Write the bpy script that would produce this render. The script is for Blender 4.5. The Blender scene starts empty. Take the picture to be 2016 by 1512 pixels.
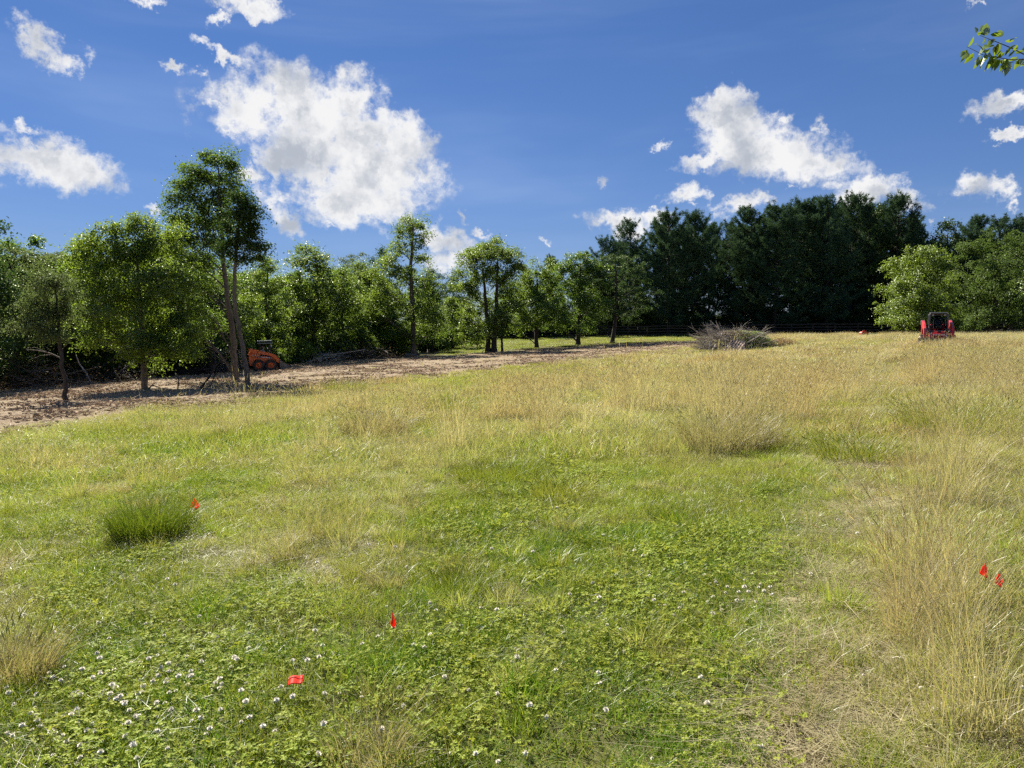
import bpy, math, random
import numpy as np
from mathutils import Vector, Matrix

SC = bpy.context.scene
COL = SC.collection
R = math.radians
rng = np.random.default_rng(7)
random.seed(7)

# ------------------------------------------------------------------ camera
PITCH = math.atan((756 - 655) / 1512)
EYE = np.array([0.0, 0.0, 1.6])
cam_d = bpy.data.cameras.new('camera')
cam = bpy.data.objects.new('camera', cam_d)
COL.objects.link(cam)
cam.location = EYE
cam.rotation_euler = (R(90) - PITCH, 0, 0)
cam_d.sensor_width = 36
cam_d.lens = 27
cam_d.clip_start = 0.05
cam_d.clip_end = 6000
SC.camera = cam

SUN_AZ = math.atan2(-0.52, 0.86)      # measured from +Y towards +X
SUN_EL = R(41)
SC.view_settings.view_transform = 'Standard'
SC.view_settings.look = 'None'
SC.view_settings.gamma = 1
SC.view_settings.exposure = 1.32
SC.cycles.max_bounces = 6
SC.cycles.diffuse_bounces = 3
SC.cycles.glossy_bounces = 2
SC.cycles.transmission_bounces = 4
SC.cycles.transparent_max_bounces = 8
SC.cycles.caustics_reflective = False
SC.cycles.caustics_refractive = False
SC.cycles.use_adaptive_sampling = True
SC.cycles.adaptive_threshold = 0.02
SC.cycles.use_denoising = False
SC.cycles.volume_step_rate = 2.0

sun_d = bpy.data.lights.new('sun', 'SUN')
sun_d.energy = 5.0
sun_d.angle = R(0.53)
sun_d.color = (1.0, 0.93, 0.80)
sun = bpy.data.objects.new('sun', sun_d)
COL.objects.link(sun)
SUND = Vector((math.sin(SUN_AZ) * math.cos(SUN_EL), math.cos(SUN_AZ) * math.cos(SUN_EL), math.sin(SUN_EL)))
sun.rotation_euler = SUND.to_track_quat('Z', 'Y').to_euler()
sun.location = (0, 0, 60)


def ray(px, py):
    u = (px - 1008) / 1512
    v = (756 - py) / 1512
    return np.array([u, math.cos(PITCH) + v * math.sin(PITCH), -math.sin(PITCH) + v * math.cos(PITCH)])


def P(px, py, Y):
    d = ray(px, py)
    return EYE + d * (Y / d[1])


def project(x, y, z):
    dx, dy, dz = x, y, z - EYE[2]
    f = dy * math.cos(PITCH) - dz * math.sin(PITCH)
    f = np.maximum(f, 0.05)
    upc = dy * math.sin(PITCH) + dz * math.cos(PITCH)
    return 1008 + 1512 * dx / f, 756 - 1512 * upc / f


# ------------------------------------------------------------------ world: sky with clouds
class NT:
    """small node building helper"""
    def __init__(self, tree):
        self.t = tree
        self.n = tree.nodes
        self.l = tree.links

    def new(self, typ, **kw):
        n = self.n.new(typ)
        for k, v in kw.items():
            setattr(n, k, v)
        return n

    def put(self, sock, val):
        if hasattr(val, 'is_output') or isinstance(val, bpy.types.NodeSocket):
            self.l.new(val, sock)
        else:
            sock.default_value = val

    def math(self, op, a, b=0.0, c=None, clamp=False):
        n = self.new('ShaderNodeMath', operation=op, use_clamp=clamp)
        self.put(n.inputs[0], a)
        self.put(n.inputs[1], b)
        if c is not None:
            self.put(n.inputs[2], c)
        return n.outputs[0]

    def vmath(self, op, a, b=(0, 0, 0), out=0, scale=None):
        n = self.new('ShaderNodeVectorMath', operation=op)
        self.put(n.inputs[0], a)
        if op != 'LENGTH' and op != 'NORMALIZE' and op != 'SCALE':
            self.put(n.inputs[1], b)
        if scale is not None:
            self.put(n.inputs['Scale'], scale)
        return n.outputs['Value'] if op in ('LENGTH', 'DOT_PRODUCT', 'DISTANCE') else n.outputs[0]

    def noise(self, vec, scale, detail=4, rough=0.5, dist=0.0, color=False, dims='3D'):
        n = self.new('ShaderNodeTexNoise', noise_dimensions=dims)
        if vec is not None:
            self.l.new(vec, n.inputs['Vector'])
        n.inputs['Scale'].default_value = scale
        n.inputs['Detail'].default_value = detail
        n.inputs['Roughness'].default_value = rough
        n.inputs['Distortion'].default_value = dist
        return n.outputs['Color'] if color else n.outputs['Fac']

    def mapr(self, v, a, b, c=0.0, d=1.0, smooth=False):
        n = self.new('ShaderNodeMapRange')
        if smooth:
            n.interpolation_type = 'SMOOTHSTEP'
        self.put(n.inputs[0], v)
        for i, q in enumerate((a, b, c, d)):
            self.put(n.inputs[1 + i], q)
        return n.outputs[0]

    def mix(self, f, a, b, blend='MIX'):
        n = self.new('ShaderNodeMix', data_type='RGBA', blend_type=blend)
        self.put(n.inputs[0], f)
        self.put(n.inputs[6], a if not isinstance(a, tuple) else (*a[:3], 1))
        self.put(n.inputs[7], b if not isinstance(b, tuple) else (*b[:3], 1))
        return n.outputs[2]


def azel(px, py):
    d = ray(px, py)
    d = d / np.linalg.norm(d)
    return math.degrees(math.atan2(d[0], d[1])), math.degrees(math.asin(d[2]))


CLOUDS = [  # px, py, rx, ry, rotation, weight
    (515, 205, 105, 62, -12, 1), (590, 225, 110, 75, 25, 1), (425, 212, 48, 24, 0, .55), (455, 255, 40, 22, 20, .6),
    (610, 290, 75, 75, 0, 1), (690, 210, 62, 58, 0, 1), (735, 215, 60, 20, 30, .55), (715, 270, 85, 60, 0, 1),
    (790, 290, 55, 60, 0, 1.05), (740, 335, 105, 75, 0, 1.05), (690, 395, 125, 48, 0, .95), (770, 395, 62, 50, 0, .9),
    (545, 320, 28, 55, 10, .8), (490, 345, 30, 26, 0, .7), (545, 390, 45, 34, 20, .75), (570, 440, 62, 26, 50, .7),
    (630, 350, 60, 45, 0, .8), (650, 440, 50, 16, 10, .45),
    (438, 105, 68, 14, 28, .65), (350, 130, 36, 15, 0, .5), (400, 140, 28, 14, 0, .5), (405, 85, 30, 14, 20, .45),
    (72, 80, 62, 34, 25, .75), (120, 118, 48, 26, 25, .7), (172, 105, 22, 34, -20, .4),
    (85, 318, 138, 46, 4, .95), (60, 260, 60, 17, 0, .5), (35, 245, 30, 15, 0, .4), (-80, 330, 70, 40, 0, .8),
    (490, 12, 95, 26, 10, .7), (430, 38, 46, 14, -20, .5), (290, 2, 52, 12, 0, .5), (545, 20, 40, 26, 30, .5),
    (870, 475, 62, 34, 25, .75), (890, 505, 60, 30, 0, .75), (910, 425, 30, 16, 60, .35), (950, 463, 26, 10, 10, .4),
    (310, 412, 30, 12, 0, .5),
]
CLOUDS_R = [
    (1425, 235, 50, 58, 0, .9), (1412, 192, 30, 20, 0, .6), (1455, 275, 80, 55, 10, 1), (1395, 305, 62, 22, -15, .8),
    (1520, 305, 110, 45, 5, 1.05), (1590, 325, 85, 34, 8, 1), (1650, 328, 44, 17, 8, .7), (1470, 220, 42, 36, 30, .8),
    (1545, 238, 28, 15, 0, .5), (1608, 250, 22, 34, -20, .45),
    (1190, 355, 22, 20, 20, .6), (1305, 286, 22, 10, 0, .5), (1068, 470, 24, 8, 0, .5),
    (1350, 378, 44, 20, 0, .75), (1392, 380, 22, 22, 0, .5), (1455, 395, 60, 20, -8, .8), (1505, 388, 34, 16, 0, .7),
    (1560, 372, 30, 10, 0, .35), (1715, 378, 55, 28, 0, .95), (1780, 400, 44, 24, 15, .9), (1830, 430, 20, 10, 0, .5),
    (1215, 432, 56, 22, 5, .9), (1295, 430, 34, 20, 0, .85), (1365, 405, 22, 10, 20, .4), (1240, 460, 30, 22, 0, .8),
    (1920, 368, 62, 30, 0, .65), (1975, 375, 24, 44, -20, .5), (1990, 405, 20, 18, 0, .6),
    (1975, 205, 70, 22, -5, .8), (2060, 200, 60, 26, 0, .8), (1995, 262, 52, 14, -5, .65), (1705, 92, 24, 18, 0, .22),
    (1925, 8, 30, 9, 0, .3), (1425, 425, 25, 25, 0, .6),
]


def make_world():
    w = bpy.data.worlds.new('World')
    SC.world = w
    w.use_nodes = True
    w.cycles.sampling_method = 'NONE'
    N = NT(w.node_tree)
    N.n.clear()
    out = N.new('ShaderNodeOutputWorld')
    sky = N.new('ShaderNodeTexSky', sky_type='NISHITA')
    sky.sun_disc = False
    sky.sun_elevation = SUN_EL
    sky.sun_rotation = SUN_AZ
    sky.altitude = 900
    sky.air_density = 0.75
    sky.dust_density = 0.0
    sky.ozone_density = 3.0
    STR = 0.0685
    tc = N.new('ShaderNodeTexCoord').outputs['Generated']
    sep = N.new('ShaderNodeSeparateXYZ')
    N.l.new(tc, sep.inputs[0])
    az = N.math('MULTIPLY', N.math('ARCTAN2', sep.outputs[0], sep.outputs[1]), 57.2958)
    el = N.math('MULTIPLY', N.math('ARCSINE', sep.outputs[2]), 57.2958)
    cmb = N.new('ShaderNodeCombineXYZ')
    N.l.new(az, cmb.inputs[0])
    N.l.new(el, cmb.inputs[1])
    p0 = cmb.outputs[0]
    sat = N.new('ShaderNodeHueSaturation')
    sat.inputs['Hue'].default_value = 0.497
    sat.inputs['Saturation'].default_value = 1.17
    sat.inputs['Value'].default_value = 1.0
    # the haze low in the sky is kept from blowing out, evenly all round
    lum = N.vmath('DOT_PRODUCT', sky.outputs[0], (.3, .4, .3))
    den = N.math('DIVIDE', 1.10, N.math('MULTIPLY_ADD', lum, .17, 1.0))
    N.l.new(N.vmath('MULTIPLY', N.vmath('SCALE', sky.outputs[0], scale=den), (.86, .77, .84)), sat.inputs['Color'])
    # thin high veil, the same all round
    vm = N.new('ShaderNodeMapping')
    N.l.new(p0, vm.inputs['Vector'])
    vm.inputs['Rotation'].default_value = (0, 0, R(-8))
    vm.inputs['Scale'].default_value = (0.02, 0.12, 1)
    veil = N.mapr(N.noise(vm.outputs[0], 1.0, 5, .55, .3), .42, .8, 0, .16, True)
    skyc = N.mix(veil, sat.outputs[0], (5.2, 5.9, 7.2))

    def layer(blobs, generic=False):
        warp = N.noise(p0, 0.16, 2, .5, color=True)
        wv = N.vmath('SUBTRACT', warp, (.5, .5, .5))
        p1 = N.vmath('ADD', p0, N.vmath('SCALE', wv, scale=3.2))
        warp2 = N.noise(p0, 0.9, 6, .62, color=True)
        wv2 = N.vmath('SUBTRACT', warp2, (.5, .5, .5))
        p2 = N.vmath('ADD', p1, N.vmath('SCALE', wv2, scale=1.9))
        if not generic:
            # the large warp is measured out at the centre so that clouds keep their place
            p2 = N.vmath('ADD', p0, N.vmath('SCALE', wv2, scale=2.7))
            field = None
            for (px, py, rx, ry, rot, amp) in blobs:
                a0, e0 = azel(px, py)
                ax, _ = azel(px + rx, py)
                _, ey = azel(px, py - ry)
                m = N.new('ShaderNodeMapping', vector_type='TEXTURE')
                N.l.new(p2, m.inputs['Vector'])
                m.inputs['Location'].default_value = (a0, e0, 0)
                m.inputs['Rotation'].default_value = (0, 0, R(-rot))
                m.inputs['Scale'].default_value = (max(ax - a0, .1) * 1.12, max(ey - e0, .1) * 1.12, 1)
                ln = N.vmath('LENGTH', m.outputs[0])
                v = N.math('MULTIPLY_ADD', ln, -1.0, amp)
                field = v if field is None else N.math('MAXIMUM', field, v)
        else:
            g = N.noise(p1, 0.07, 3, .5)
            field = N.mapr(g, .56, .75, -.6, .7)
            edge = N.mapr(N.math('ABSOLUTE', az), 44, 56, -1.0, 0.0)
            hi = N.mapr(el, 34, 46, -1.0, 0.0)
            field = N.math('ADD', N.math('ADD', field, .10), N.math('MAXIMUM', edge, hi))
        f1 = N.noise(p0, 0.36, 9, .60)
        shift = N.vmath('ADD', p0, (-0.7, 1.0, 0))
        f2 = N.noise(shift, 0.36, 5, .52)
        billow = N.noise(p2, 0.95, 6, .55)
        d = N.math('ADD', N.math('ADD', field, .10), N.math('MULTIPLY', N.math('SUBTRACT', f1, .5), 2.5))
        d = N.math('ADD', d, N.math('MULTIPLY', N.math('SUBTRACT', billow, .5), .9))
        m = N.mapr(d, -0.22, 0.60, 0, 1, True)
        m = N.math('MULTIPLY', m, N.mapr(N.math('ADD', field, .0), -.5, -.2, 0, 1, True))
        g1 = N.noise(p2, .24, 4, .42)
        g2 = N.noise(N.vmath('ADD', p2, (-1.0, 1.7, 0)), .24, 3, .42)
        relief = N.math('ADD', N.math('MULTIPLY', N.math('SUBTRACT', f1, f2), 1.0), N.math('MULTIPLY', N.math('SUBTRACT', g1, g2), 5.2))
        thick = N.mapr(d, .35, 1.3, 0, 1, True)
        low = N.math('MULTIPLY', N.math('SUBTRACT', N.noise(p0, .28, 4, .55), .5), 1.6)
        shade = N.math('ADD', N.math('MULTIPLY', thick, .54), N.math('MULTIPLY', relief, -.55))
        shade = N.math('ADD', shade, low)
        shade = N.mapr(shade, -.3, .9, 0, 1, True)
        cc = N.mix(shade, (5.35, 5.35, 5.4), (2.75, 3.0, 3.45))
        col = N.mix(m, skyc, cc)
        bg = N.new('ShaderNodeBackground')
        N.l.new(col, bg.inputs[0])
        bg.inputs[1].default_value = STR
        return bg.outputs[0]
    gen = layer(None, True)
    left = layer(CLOUDS)
    right = layer(CLOUDS_R)
    ms = N.new('ShaderNodeMixShader')
    N.l.new(N.math('GREATER_THAN', az, 0.5), ms.inputs[0])
    N.l.new(left, ms.inputs[1])
    N.l.new(right, ms.inputs[2])
    front = N.math('MULTIPLY', N.math('LESS_THAN', N.math('ABSOLUTE', az), 44),
                   N.math('LESS_THAN', N.math('ABSOLUTE', N.math('SUBTRACT', el, 15)), 19))
    m2 = N.new('ShaderNodeMixShader')
    N.l.new(front, m2.inputs[0])
    N.l.new(gen, m2.inputs[1])
    N.l.new(ms.outputs[0], m2.inputs[2])
    N.l.new(m2.outputs[0], out.inputs[0])


make_world()


# ------------------------------------------------------------------ terrain
def base_z(x, y):
    a = 0.05 * 60 * np.tanh(x / 60)
    near = -0.006 * np.clip(y, -40, 112)
    far = -0.012 * np.clip(y - 118, 0, 60) - 0.03 * np.clip(y - 178, 0, 260)
    return a + near + far


CTRL = [(1840, 678, 47), (1450, 690, 56), (515, 732, 57), (285, 769, 37), (133, 793, 29.5), (463, 750, 42),
        (488, 769, 33), (815, 703, 78), (967, 694, 80), (1056, 685, 84), (1138, 679, 86), (1205, 675, 87),
        (1000, 668, 102), (1300, 664, 98), (1600, 661, 92), (1900, 661, 87), (2100, 661, 85),
        (1300, 660, 112), (1700, 658, 107), (1000, 664, 115), (200, 748, 50), (0, 778, 42), (600, 714, 68), (720, 706, 75),
        (1650, 740, 30), (1900, 735, 28), (1200, 745, 33)]
_pts = []
for px, py, Y in CTRL:
    p = P(px, py, Y)
    _pts.append((p[0], p[1], p[2] - base_z(p[0], p[1])))
for x in (-4, 0, 4):
    for y in (0, 6, 12):
        _pts.append((x, y, 0.0))
for x, y in ((-60, 60), (-50, 30), (-40, 100), (60, 40), (70, 90), (0, 150), (60, 150), (-60, 140), (20, 10), (-20, 10), (35, 20)):
    _pts.append((x, y, 0.0))
_pts = np.array(_pts)
_S = 15.0
_d2 = ((_pts[:, None, :2] - _pts[None, :, :2]) ** 2).sum(-1)
_K = np.exp(-_d2 / (2 * _S * _S)) + 0.12 * np.eye(len(_pts))
_W = np.linalg.solve(_K, _pts[:, 2])


def H(x, y):
    x = np.asarray(x, float)
    y = np.asarray(y, float)
    z = base_z(x, y)
    for (cx, cy, _), w in zip(_pts, _W):
        z = z + w * np.exp(-((x - cx) ** 2 + (y - cy) ** 2) / (2 * _S * _S))
    z = z + 0.05 * np.sin(x * 0.9 + 1.3 * np.sin(y * 0.31)) * np.sin(y * 0.55 + 0.8 * np.sin(x * 0.4)) * np.clip((y - 1) / 10, 0, 1)
    return z


def h1(x, y):
    return float(H(x, y))


def ground(px, py):
    """point of the terrain met by the ray through a place in the photograph"""
    d = ray(px, py)
    ts = np.concatenate([np.linspace(1.5, 30, 600), np.linspace(30, 160, 1600)[1:]])
    pts = EYE[None] + d[None] * ts[:, None]
    dz = pts[:, 2] - H(pts[:, 0], pts[:, 1])
    i = int(np.argmax(dz < 0)) if (dz < 0).any() else len(ts) - 1
    return pts[i]


# ------------------------------------------------------------------ mesh helpers
class Geo:
    """collects polygons as arrays and links them as one mesh"""
    def __init__(self):
        self.v = []
        self.f = {3: [], 4: []}
        self.t = []
        self.n = 0
        self.poly = []

    def add(self, verts, quads=None, tris=None, tint=None):
        verts = np.asarray(verts, float)
        if quads is not None and len(quads):
            self.f[4].append(np.asarray(quads) + self.n)
        if tris is not None and len(tris):
            self.f[3].append(np.asarray(tris) + self.n)
        self.v.append(verts)
        if tint is None:
            tint = np.full(len(verts), 0.5)
        elif np.isscalar(tint):
            tint = np.full(len(verts), float(tint))
        self.t.append(tint)
        self.n += len(verts)
        return self

    def ngon(self, idx):
        self.poly.append([i for i in idx])

    def mesh(self, name, smooth=False):
        me = bpy.data.meshes.new(name)
        v = np.concatenate(self.v) if self.v else np.zeros((0, 3))
        loops, starts, totals = [], [], []
        pos = 0
        for k in (4, 3):
            if self.f[k]:
                a = np.concatenate(self.f[k]).astype(np.int32)
                loops.append(a.ravel())
                starts.append(pos + np.arange(len(a)) * k)
                totals.append(np.full(len(a), k))
                pos += a.size
        for pl in self.poly:
            loops.append(np.array(pl, np.int32))
            starts.append(np.array([pos]))
            totals.append(np.array([len(pl)]))
            pos += len(pl)
        loops = np.concatenate(loops)
        starts = np.concatenate(starts).astype(np.int32)
        totals = np.concatenate(totals).astype(np.int32)
        me.vertices.add(len(v))
        me.vertices.foreach_set('co', v.astype(np.float32).ravel())
        me.loops.add(len(loops))
        me.loops.foreach_set('vertex_index', loops)
        me.polygons.add(len(starts))
        me.polygons.foreach_set('loop_start', starts)
        me.polygons.foreach_set('loop_total', totals)
        me.update(calc_edges=True)
        at = me.attributes.new('tint', 'FLOAT', 'POINT')
        at.data.foreach_set('value', np.concatenate(self.t).astype(np.float32))
        me.polygons.foreach_set('use_smooth', np.full(len(starts), smooth))
        me.validate()
        return me

    def obj(self, name, mat, parent=None, smooth=False, kind=None):
        me = self.mesh(name, smooth)
        me.materials.append(mat)
        o = bpy.data.objects.new(name, me)
        COL.objects.link(o)
        if parent is not None:
            o.parent = parent
        if kind:
            o['kind'] = kind
        return o

    # shapes -------------------------------------------------------
    def box(self, c, s, rot=None, tint=None, taper=1.0):
        x, y, z = s[0] / 2, s[1] / 2, s[2] / 2
        v = np.array([(-x, -y, -z), (x, -y, -z), (x, y, -z), (-x, y, -z),
                      (-x * taper, -y * taper, z), (x * taper, -y * taper, z), (x * taper, y * taper, z), (-x * taper, y * taper, z)])
        if rot is not None:
            v = v @ np.array(rot).T
        return self.add(v + np.array(c), quads=[(0, 3, 2, 1), (4, 5, 6, 7), (0, 1, 5, 4), (1, 2, 6, 5), (2, 3, 7, 6), (3, 0, 4, 7)], tint=tint)

    def tube(self, pts, rad, sides=6, tint=None, cap=True):
        pts = np.asarray(pts, float)
        n = len(pts)
        rad = np.broadcast_to(np.asarray(rad, float), (n,))
        tan = np.gradient(pts, axis=0)
        tan /= np.linalg.norm(tan, axis=1)[:, None] + 1e-9
        ref = np.array([0.0, 0, 1]) if abs(tan[0][2]) < .9 else np.array([1.0, 0, 0])
        a = np.cross(tan, ref)
        a /= np.linalg.norm(a, axis=1)[:, None] + 1e-9
        b = np.cross(tan, a)
        th = np.arange(sides) * 2 * math.pi / sides
        ring = a[:, None] * np.cos(th)[None, :, None] + b[:, None] * np.sin(th)[None, :, None]
        v = (pts[:, None] + ring * rad[:, None, None]).reshape(-1, 3)
        i = np.arange(n - 1)[:, None] * sides
        j = np.arange(sides)[None]
        k = (j + 1) % sides
        q = np.stack([i + j, i + k, i + k + sides, i + j + sides], -1).reshape(-1, 4)
        base = self.n
        self.add(v, quads=q, tint=tint)
        if cap:
            self.ngon([base + s for s in range(sides)][::-1])
            self.ngon([base + (n - 1) * sides + s for s in range(sides)])
        return self

    def prism(self, prof, y0, y1, axis='y', tint=None):
        """prof: (a, b) outline; extruded along y (a->x, b->z)"""
        n = len(prof)
        v = [(a, y0, b) for a, b in prof] + [(a, y1, b) for a, b in prof]
        base = self.n
        q = [(i, (i + 1) % n, (i + 1) % n + n, i + n) for i in range(n)]
        self.add(v, quads=q, tint=tint)
        self.ngon([base + i for i in range(n)][::-1])
        self.ngon([base + n + i for i in range(n)])
        return self

    def lathe(self, prof, c=(0, 0, 0), axis='y', sides=20, tint=None):
        """prof: (radius, along)"""
        th = np.arange(sides) * 2 * math.pi / sides
        vs = []
        for r, h in prof:
            for t in th:
                p = (r * math.cos(t), h, r * math.sin(t)) if axis == 'y' else (r * math.cos(t), r * math.sin(t), h)
                vs.append((p[0] + c[0], p[1] + c[1], p[2] + c[2]))
        q = []
        for i in range(len(prof) - 1):
            for j in range(sides):
                k = (j + 1) % sides
                q.append((i * sides + j, i * sides + k, (i + 1) * sides + k, (i + 1) * sides + j))
        return self.add(vs, quads=q, tint=tint)


def unit(a):
    return a / (np.linalg.norm(a, axis=-1, keepdims=True) + 1e-9)


def add_leaves(g, c, nrm, size, aspect=.5, tint=None, fold=.12, r=rng):
    """one folded rhombus for each leaf"""
    n = len(c)
    t = unit(np.cross(nrm, unit(r.normal(size=(n, 3)))))
    s = np.cross(nrm, t)
    L = size[:, None] if hasattr(size, '__len__') else size
    v = np.stack([c - t * L * .5, c + s * L * aspect * .5 + nrm * L * fold, c + t * L * .5 - nrm * L * .08, c - s * L * aspect * .5 + nrm * L * fold], 1).reshape(-1, 3)
    i = np.arange(n)[:, None] * 4
    tris = np.concatenate([i + np.array([[0, 1, 2]]), i + np.array([[0, 2, 3]])])
    tt = r.random(n) if tint is None else tint
    g.add(v, tris=tris, tint=np.repeat(tt, 4))


def tag(o, label, cat, group=None):
    o['label'] = label
    o['category'] = cat
    if group:
        o['group'] = group
    return o


def thing(name, label, cat, loc=(0, 0, 0), rz=0.0, group=None):
    o = bpy.data.objects.new(name, None)
    COL.objects.link(o)
    o.location = loc
    o.rotation_euler = (0, 0, rz)
    o.empty_display_size = .2
    return tag(o, label, cat, group)


def dup(root, loc, rz, scale, label, group=None):
    r = root.copy()
    COL.objects.link(r)
    r.location = loc
    r.rotation_euler = (0, 0, rz)
    r.scale = scale
    r['label'] = label
    if group:
        r['group'] = group
    for ch in list(root.children):
        c = ch.copy()
        COL.objects.link(c)
        c.parent = r
        for gch in ch.children:
            d = gch.copy()
            COL.objects.link(d)
            d.parent = c
    return r


# ------------------------------------------------------------------ materials
def material(name):
    m = bpy.data.materials.new(name)
    m.use_nodes = True
    N = NT(m.node_tree)
    N.n.clear()
    out = N.new('ShaderNodeOutputMaterial')
    return m, N, out


def attr(N, name, typ='GEOMETRY'):
    a = N.new('ShaderNodeAttribute', attribute_name=name, attribute_type=typ)
    return a.outputs['Fac']


def pos(N):
    return N.new('ShaderNodeNewGeometry').outputs['Position']


def leaf_mat(name, c1, c2, trans, tmix=.45, gloss=.10, rough=.55, scale=.35):
    """c1..c2 leaf colours picked per leaf and by slow noise, trans colour seen against the light"""
    m, N, out = material(name)
    ti = attr(N, 'tint')
    ns = N.noise(pos(N), scale, 3, .5)
    f = N.math('ADD', N.math('MULTIPLY', ti, .65), N.math('MULTIPLY', N.mapr(ns, .3, .7), .35))
    rnd = N.new('ShaderNodeObjectInfo').outputs['Random']
    col = N.mix(f, c1, c2)
    hs = N.new('ShaderNodeHueSaturation')
    N.l.new(col, hs.inputs['Color'])
    N.l.new(N.mapr(rnd, 0, 1, .488, .512), hs.inputs['Hue'])
    N.l.new(N.mapr(rnd, 0, 1, .85, 1.12), hs.inputs['Value'])
    col = hs.outputs[0]
    d = N.new('ShaderNodeBsdfDiffuse')
    N.l.new(col, d.inputs[0])
    t = N.new('ShaderNodeBsdfTranslucent')
    N.l.new(N.mix(.6, col, trans), t.inputs[0])
    a = N.new('ShaderNodeMixShader')
    a.inputs[0].default_value = tmix
    N.l.new(d.outputs[0], a.inputs[1])
    N.l.new(t.outputs[0], a.inputs[2])
    g = N.new('ShaderNodeBsdfGlossy')
    g.inputs['Roughness'].default_value = rough
    g.inputs['Color'].default_value = (.6, .65, .5, 1)
    b = N.new('ShaderNodeMixShader')
    fr = N.new('ShaderNodeFresnel')
    fr.inputs[0].default_value = 1.4
    N.l.new(N.math('MULTIPLY', fr.outputs[0], gloss * 1.2), b.inputs[0])
    N.l.new(a.outputs[0], b.inputs[1])
    N.l.new(g.outputs[0], b.inputs[2])
    N.l.new(b.outputs[0], out.inputs[0])
    return m


def solid_mat(name, col, rough=.6, metal=0.0, grime=.25, gcol=(.12, .09, .06), nscale=6, bump=.0):
    m, N, out = material(name)
    p = N.new('ShaderNodeBsdfPrincipled')
    tc = N.new('ShaderNodeTexCoord').outputs['Object']
    n = N.noise(tc, nscale, 6, .6)
    c = N.mix(N.mapr(n, .45, .75, 0, grime * 2), col, gcol)
    N.l.new(c, p.inputs['Base Color'])
    N.l.new(N.mapr(n, .3, .7, rough - .1, min(rough + .15, 1)), p.inputs['Roughness'])
    p.inputs['Metallic'].default_value = metal
    if bump:
        b = N.new('ShaderNodeBump')
        b.inputs['Strength'].default_value = bump
        N.l.new(n, b.inputs['Height'])
        N.l.new(b.outputs[0], p.inputs['Normal'])
    N.l.new(p.outputs[0], out.inputs[0])
    return m


def bark_mat(name, c1, c2, zs=.25):
    m, N, out = material(name)
    p = N.new('ShaderNodeBsdfPrincipled')
    mp = N.new('ShaderNodeMapping')
    N.l.new(N.new('ShaderNodeTexCoord').outputs['Object'], mp.inputs[0])
    mp.inputs['Scale'].default_value = (1, 1, zs)
    n = N.noise(mp.outputs[0], 14, 6, .65, .3)
    n2 = N.noise(mp.outputs[0], 1.6, 3, .5)
    ti = attr(N, 'tint')
    f = N.math('ADD', N.math('MULTIPLY', N.mapr(n, .35, .65), .6), N.math('MULTIPLY', N.mapr(n2, .35, .65), .2))
    f = N.math('ADD', f, N.math('MULTIPLY', N.math('SUBTRACT', ti, .5), .5), clamp=True)
    N.l.new(N.mix(f, c1, c2), p.inputs['Base Color'])
    p.inputs['Roughness'].default_value = .9
    b = N.new('ShaderNodeBump')
    b.inputs['Strength'].default_value = .7
    b.inputs['Distance'].default_value = .03
    N.l.new(n, b.inputs['Height'])
    N.l.new(b.outputs[0], p.inputs['Normal'])
    N.l.new(p.outputs[0], out.inputs[0])
    return m


def grass_mat():
    """tint: 0 lush green .. 1 dry straw per blade; the instancer adds the dryness of the place"""
    m, N, out = material('grass_blades')
    ti = attr(N, 'tint')
    st = attr(N, 'straw', 'INSTANCER')
    rn = attr(N, 'rnd', 'INSTANCER')
    k = N.math('ADD', N.math('MULTIPLY', ti, .95), N.math('MULTIPLY', N.math('SUBTRACT', st, .35), .85), clamp=True)
    cr = N.new('ShaderNodeValToRGB')
    cr.color_ramp.interpolation = 'LINEAR'  # lush to dry
    e = cr.color_ramp.elements
    e[0].position = 0
    e[0].color = (.10, .185, .020, 1)
    e[1].position = 1
    e[1].color = (.48, .425, .28, 1)
    for p_, c_ in ((.22, (.26, .335, .042)), (.42, (.35, .39, .088)), (.62, (.325, .355, .135)), (.8, (.385, .36, .195))):
        q = e.new(p_)
        q.color = (*c_, 1)
    N.l.new(k, cr.inputs[0])
    # stands of redder, riper stems and of greyer ones
    big = N.noise(pos(N), .30, 4, .62)
    ripe = N.math('MULTIPLY', N.mapr(big, .52, .68, 0, .55, True), N.mapr(k, .5, .8))
    c1 = N.mix(ripe, cr.outputs[0], (.42, .30, .14))
    grey = N.math('MULTIPLY', N.mapr(big, .50, .36, 0, .6, True), N.mapr(k, .45, .8))
    c2 = N.mix(grey, c1, (.40, .41, .24))
    hs = N.new('ShaderNodeHueSaturation')
    N.l.new(c2, hs.inputs['Color'])
    N.l.new(N.mapr(rn, 0, 1, .487, .51), hs.inputs['Hue'])
    N.l.new(N.mapr(rn, 0, 1, .78, 1.2), hs.inputs['Value'])
    col = hs.outputs[0]
    d = N.new('ShaderNodeBsdfDiffuse')
    N.l.new(col, d.inputs[0])
    t = N.new('ShaderNodeBsdfTranslucent')
    N.l.new(N.mix(1.0, col, (1.15, 1.1, .62), 'MULTIPLY'), t.inputs[0])
    a = N.new('ShaderNodeMixShader')
    a.inputs[0].default_value = .42
    N.l.new(d.outputs[0], a.inputs[1])
    N.l.new(t.outputs[0], a.inputs[2])
    g = N.new('ShaderNodeBsdfGlossy')
    g.inputs['Roughness'].default_value = .48
    b = N.new('ShaderNodeMixShader')
    fr = N.new('ShaderNodeFresnel')
    fr.inputs[0].default_value = 1.4
    N.l.new(N.math('MULTIPLY', fr.outputs[0], .075), b.inputs[0])
    N.l.new(a.outputs[0], b.inputs[1])
    N.l.new(g.outputs[0], b.inputs[2])
    N.l.new(b.outputs[0], out.inputs[0])
    return m


GRASS = grass_mat()


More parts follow.
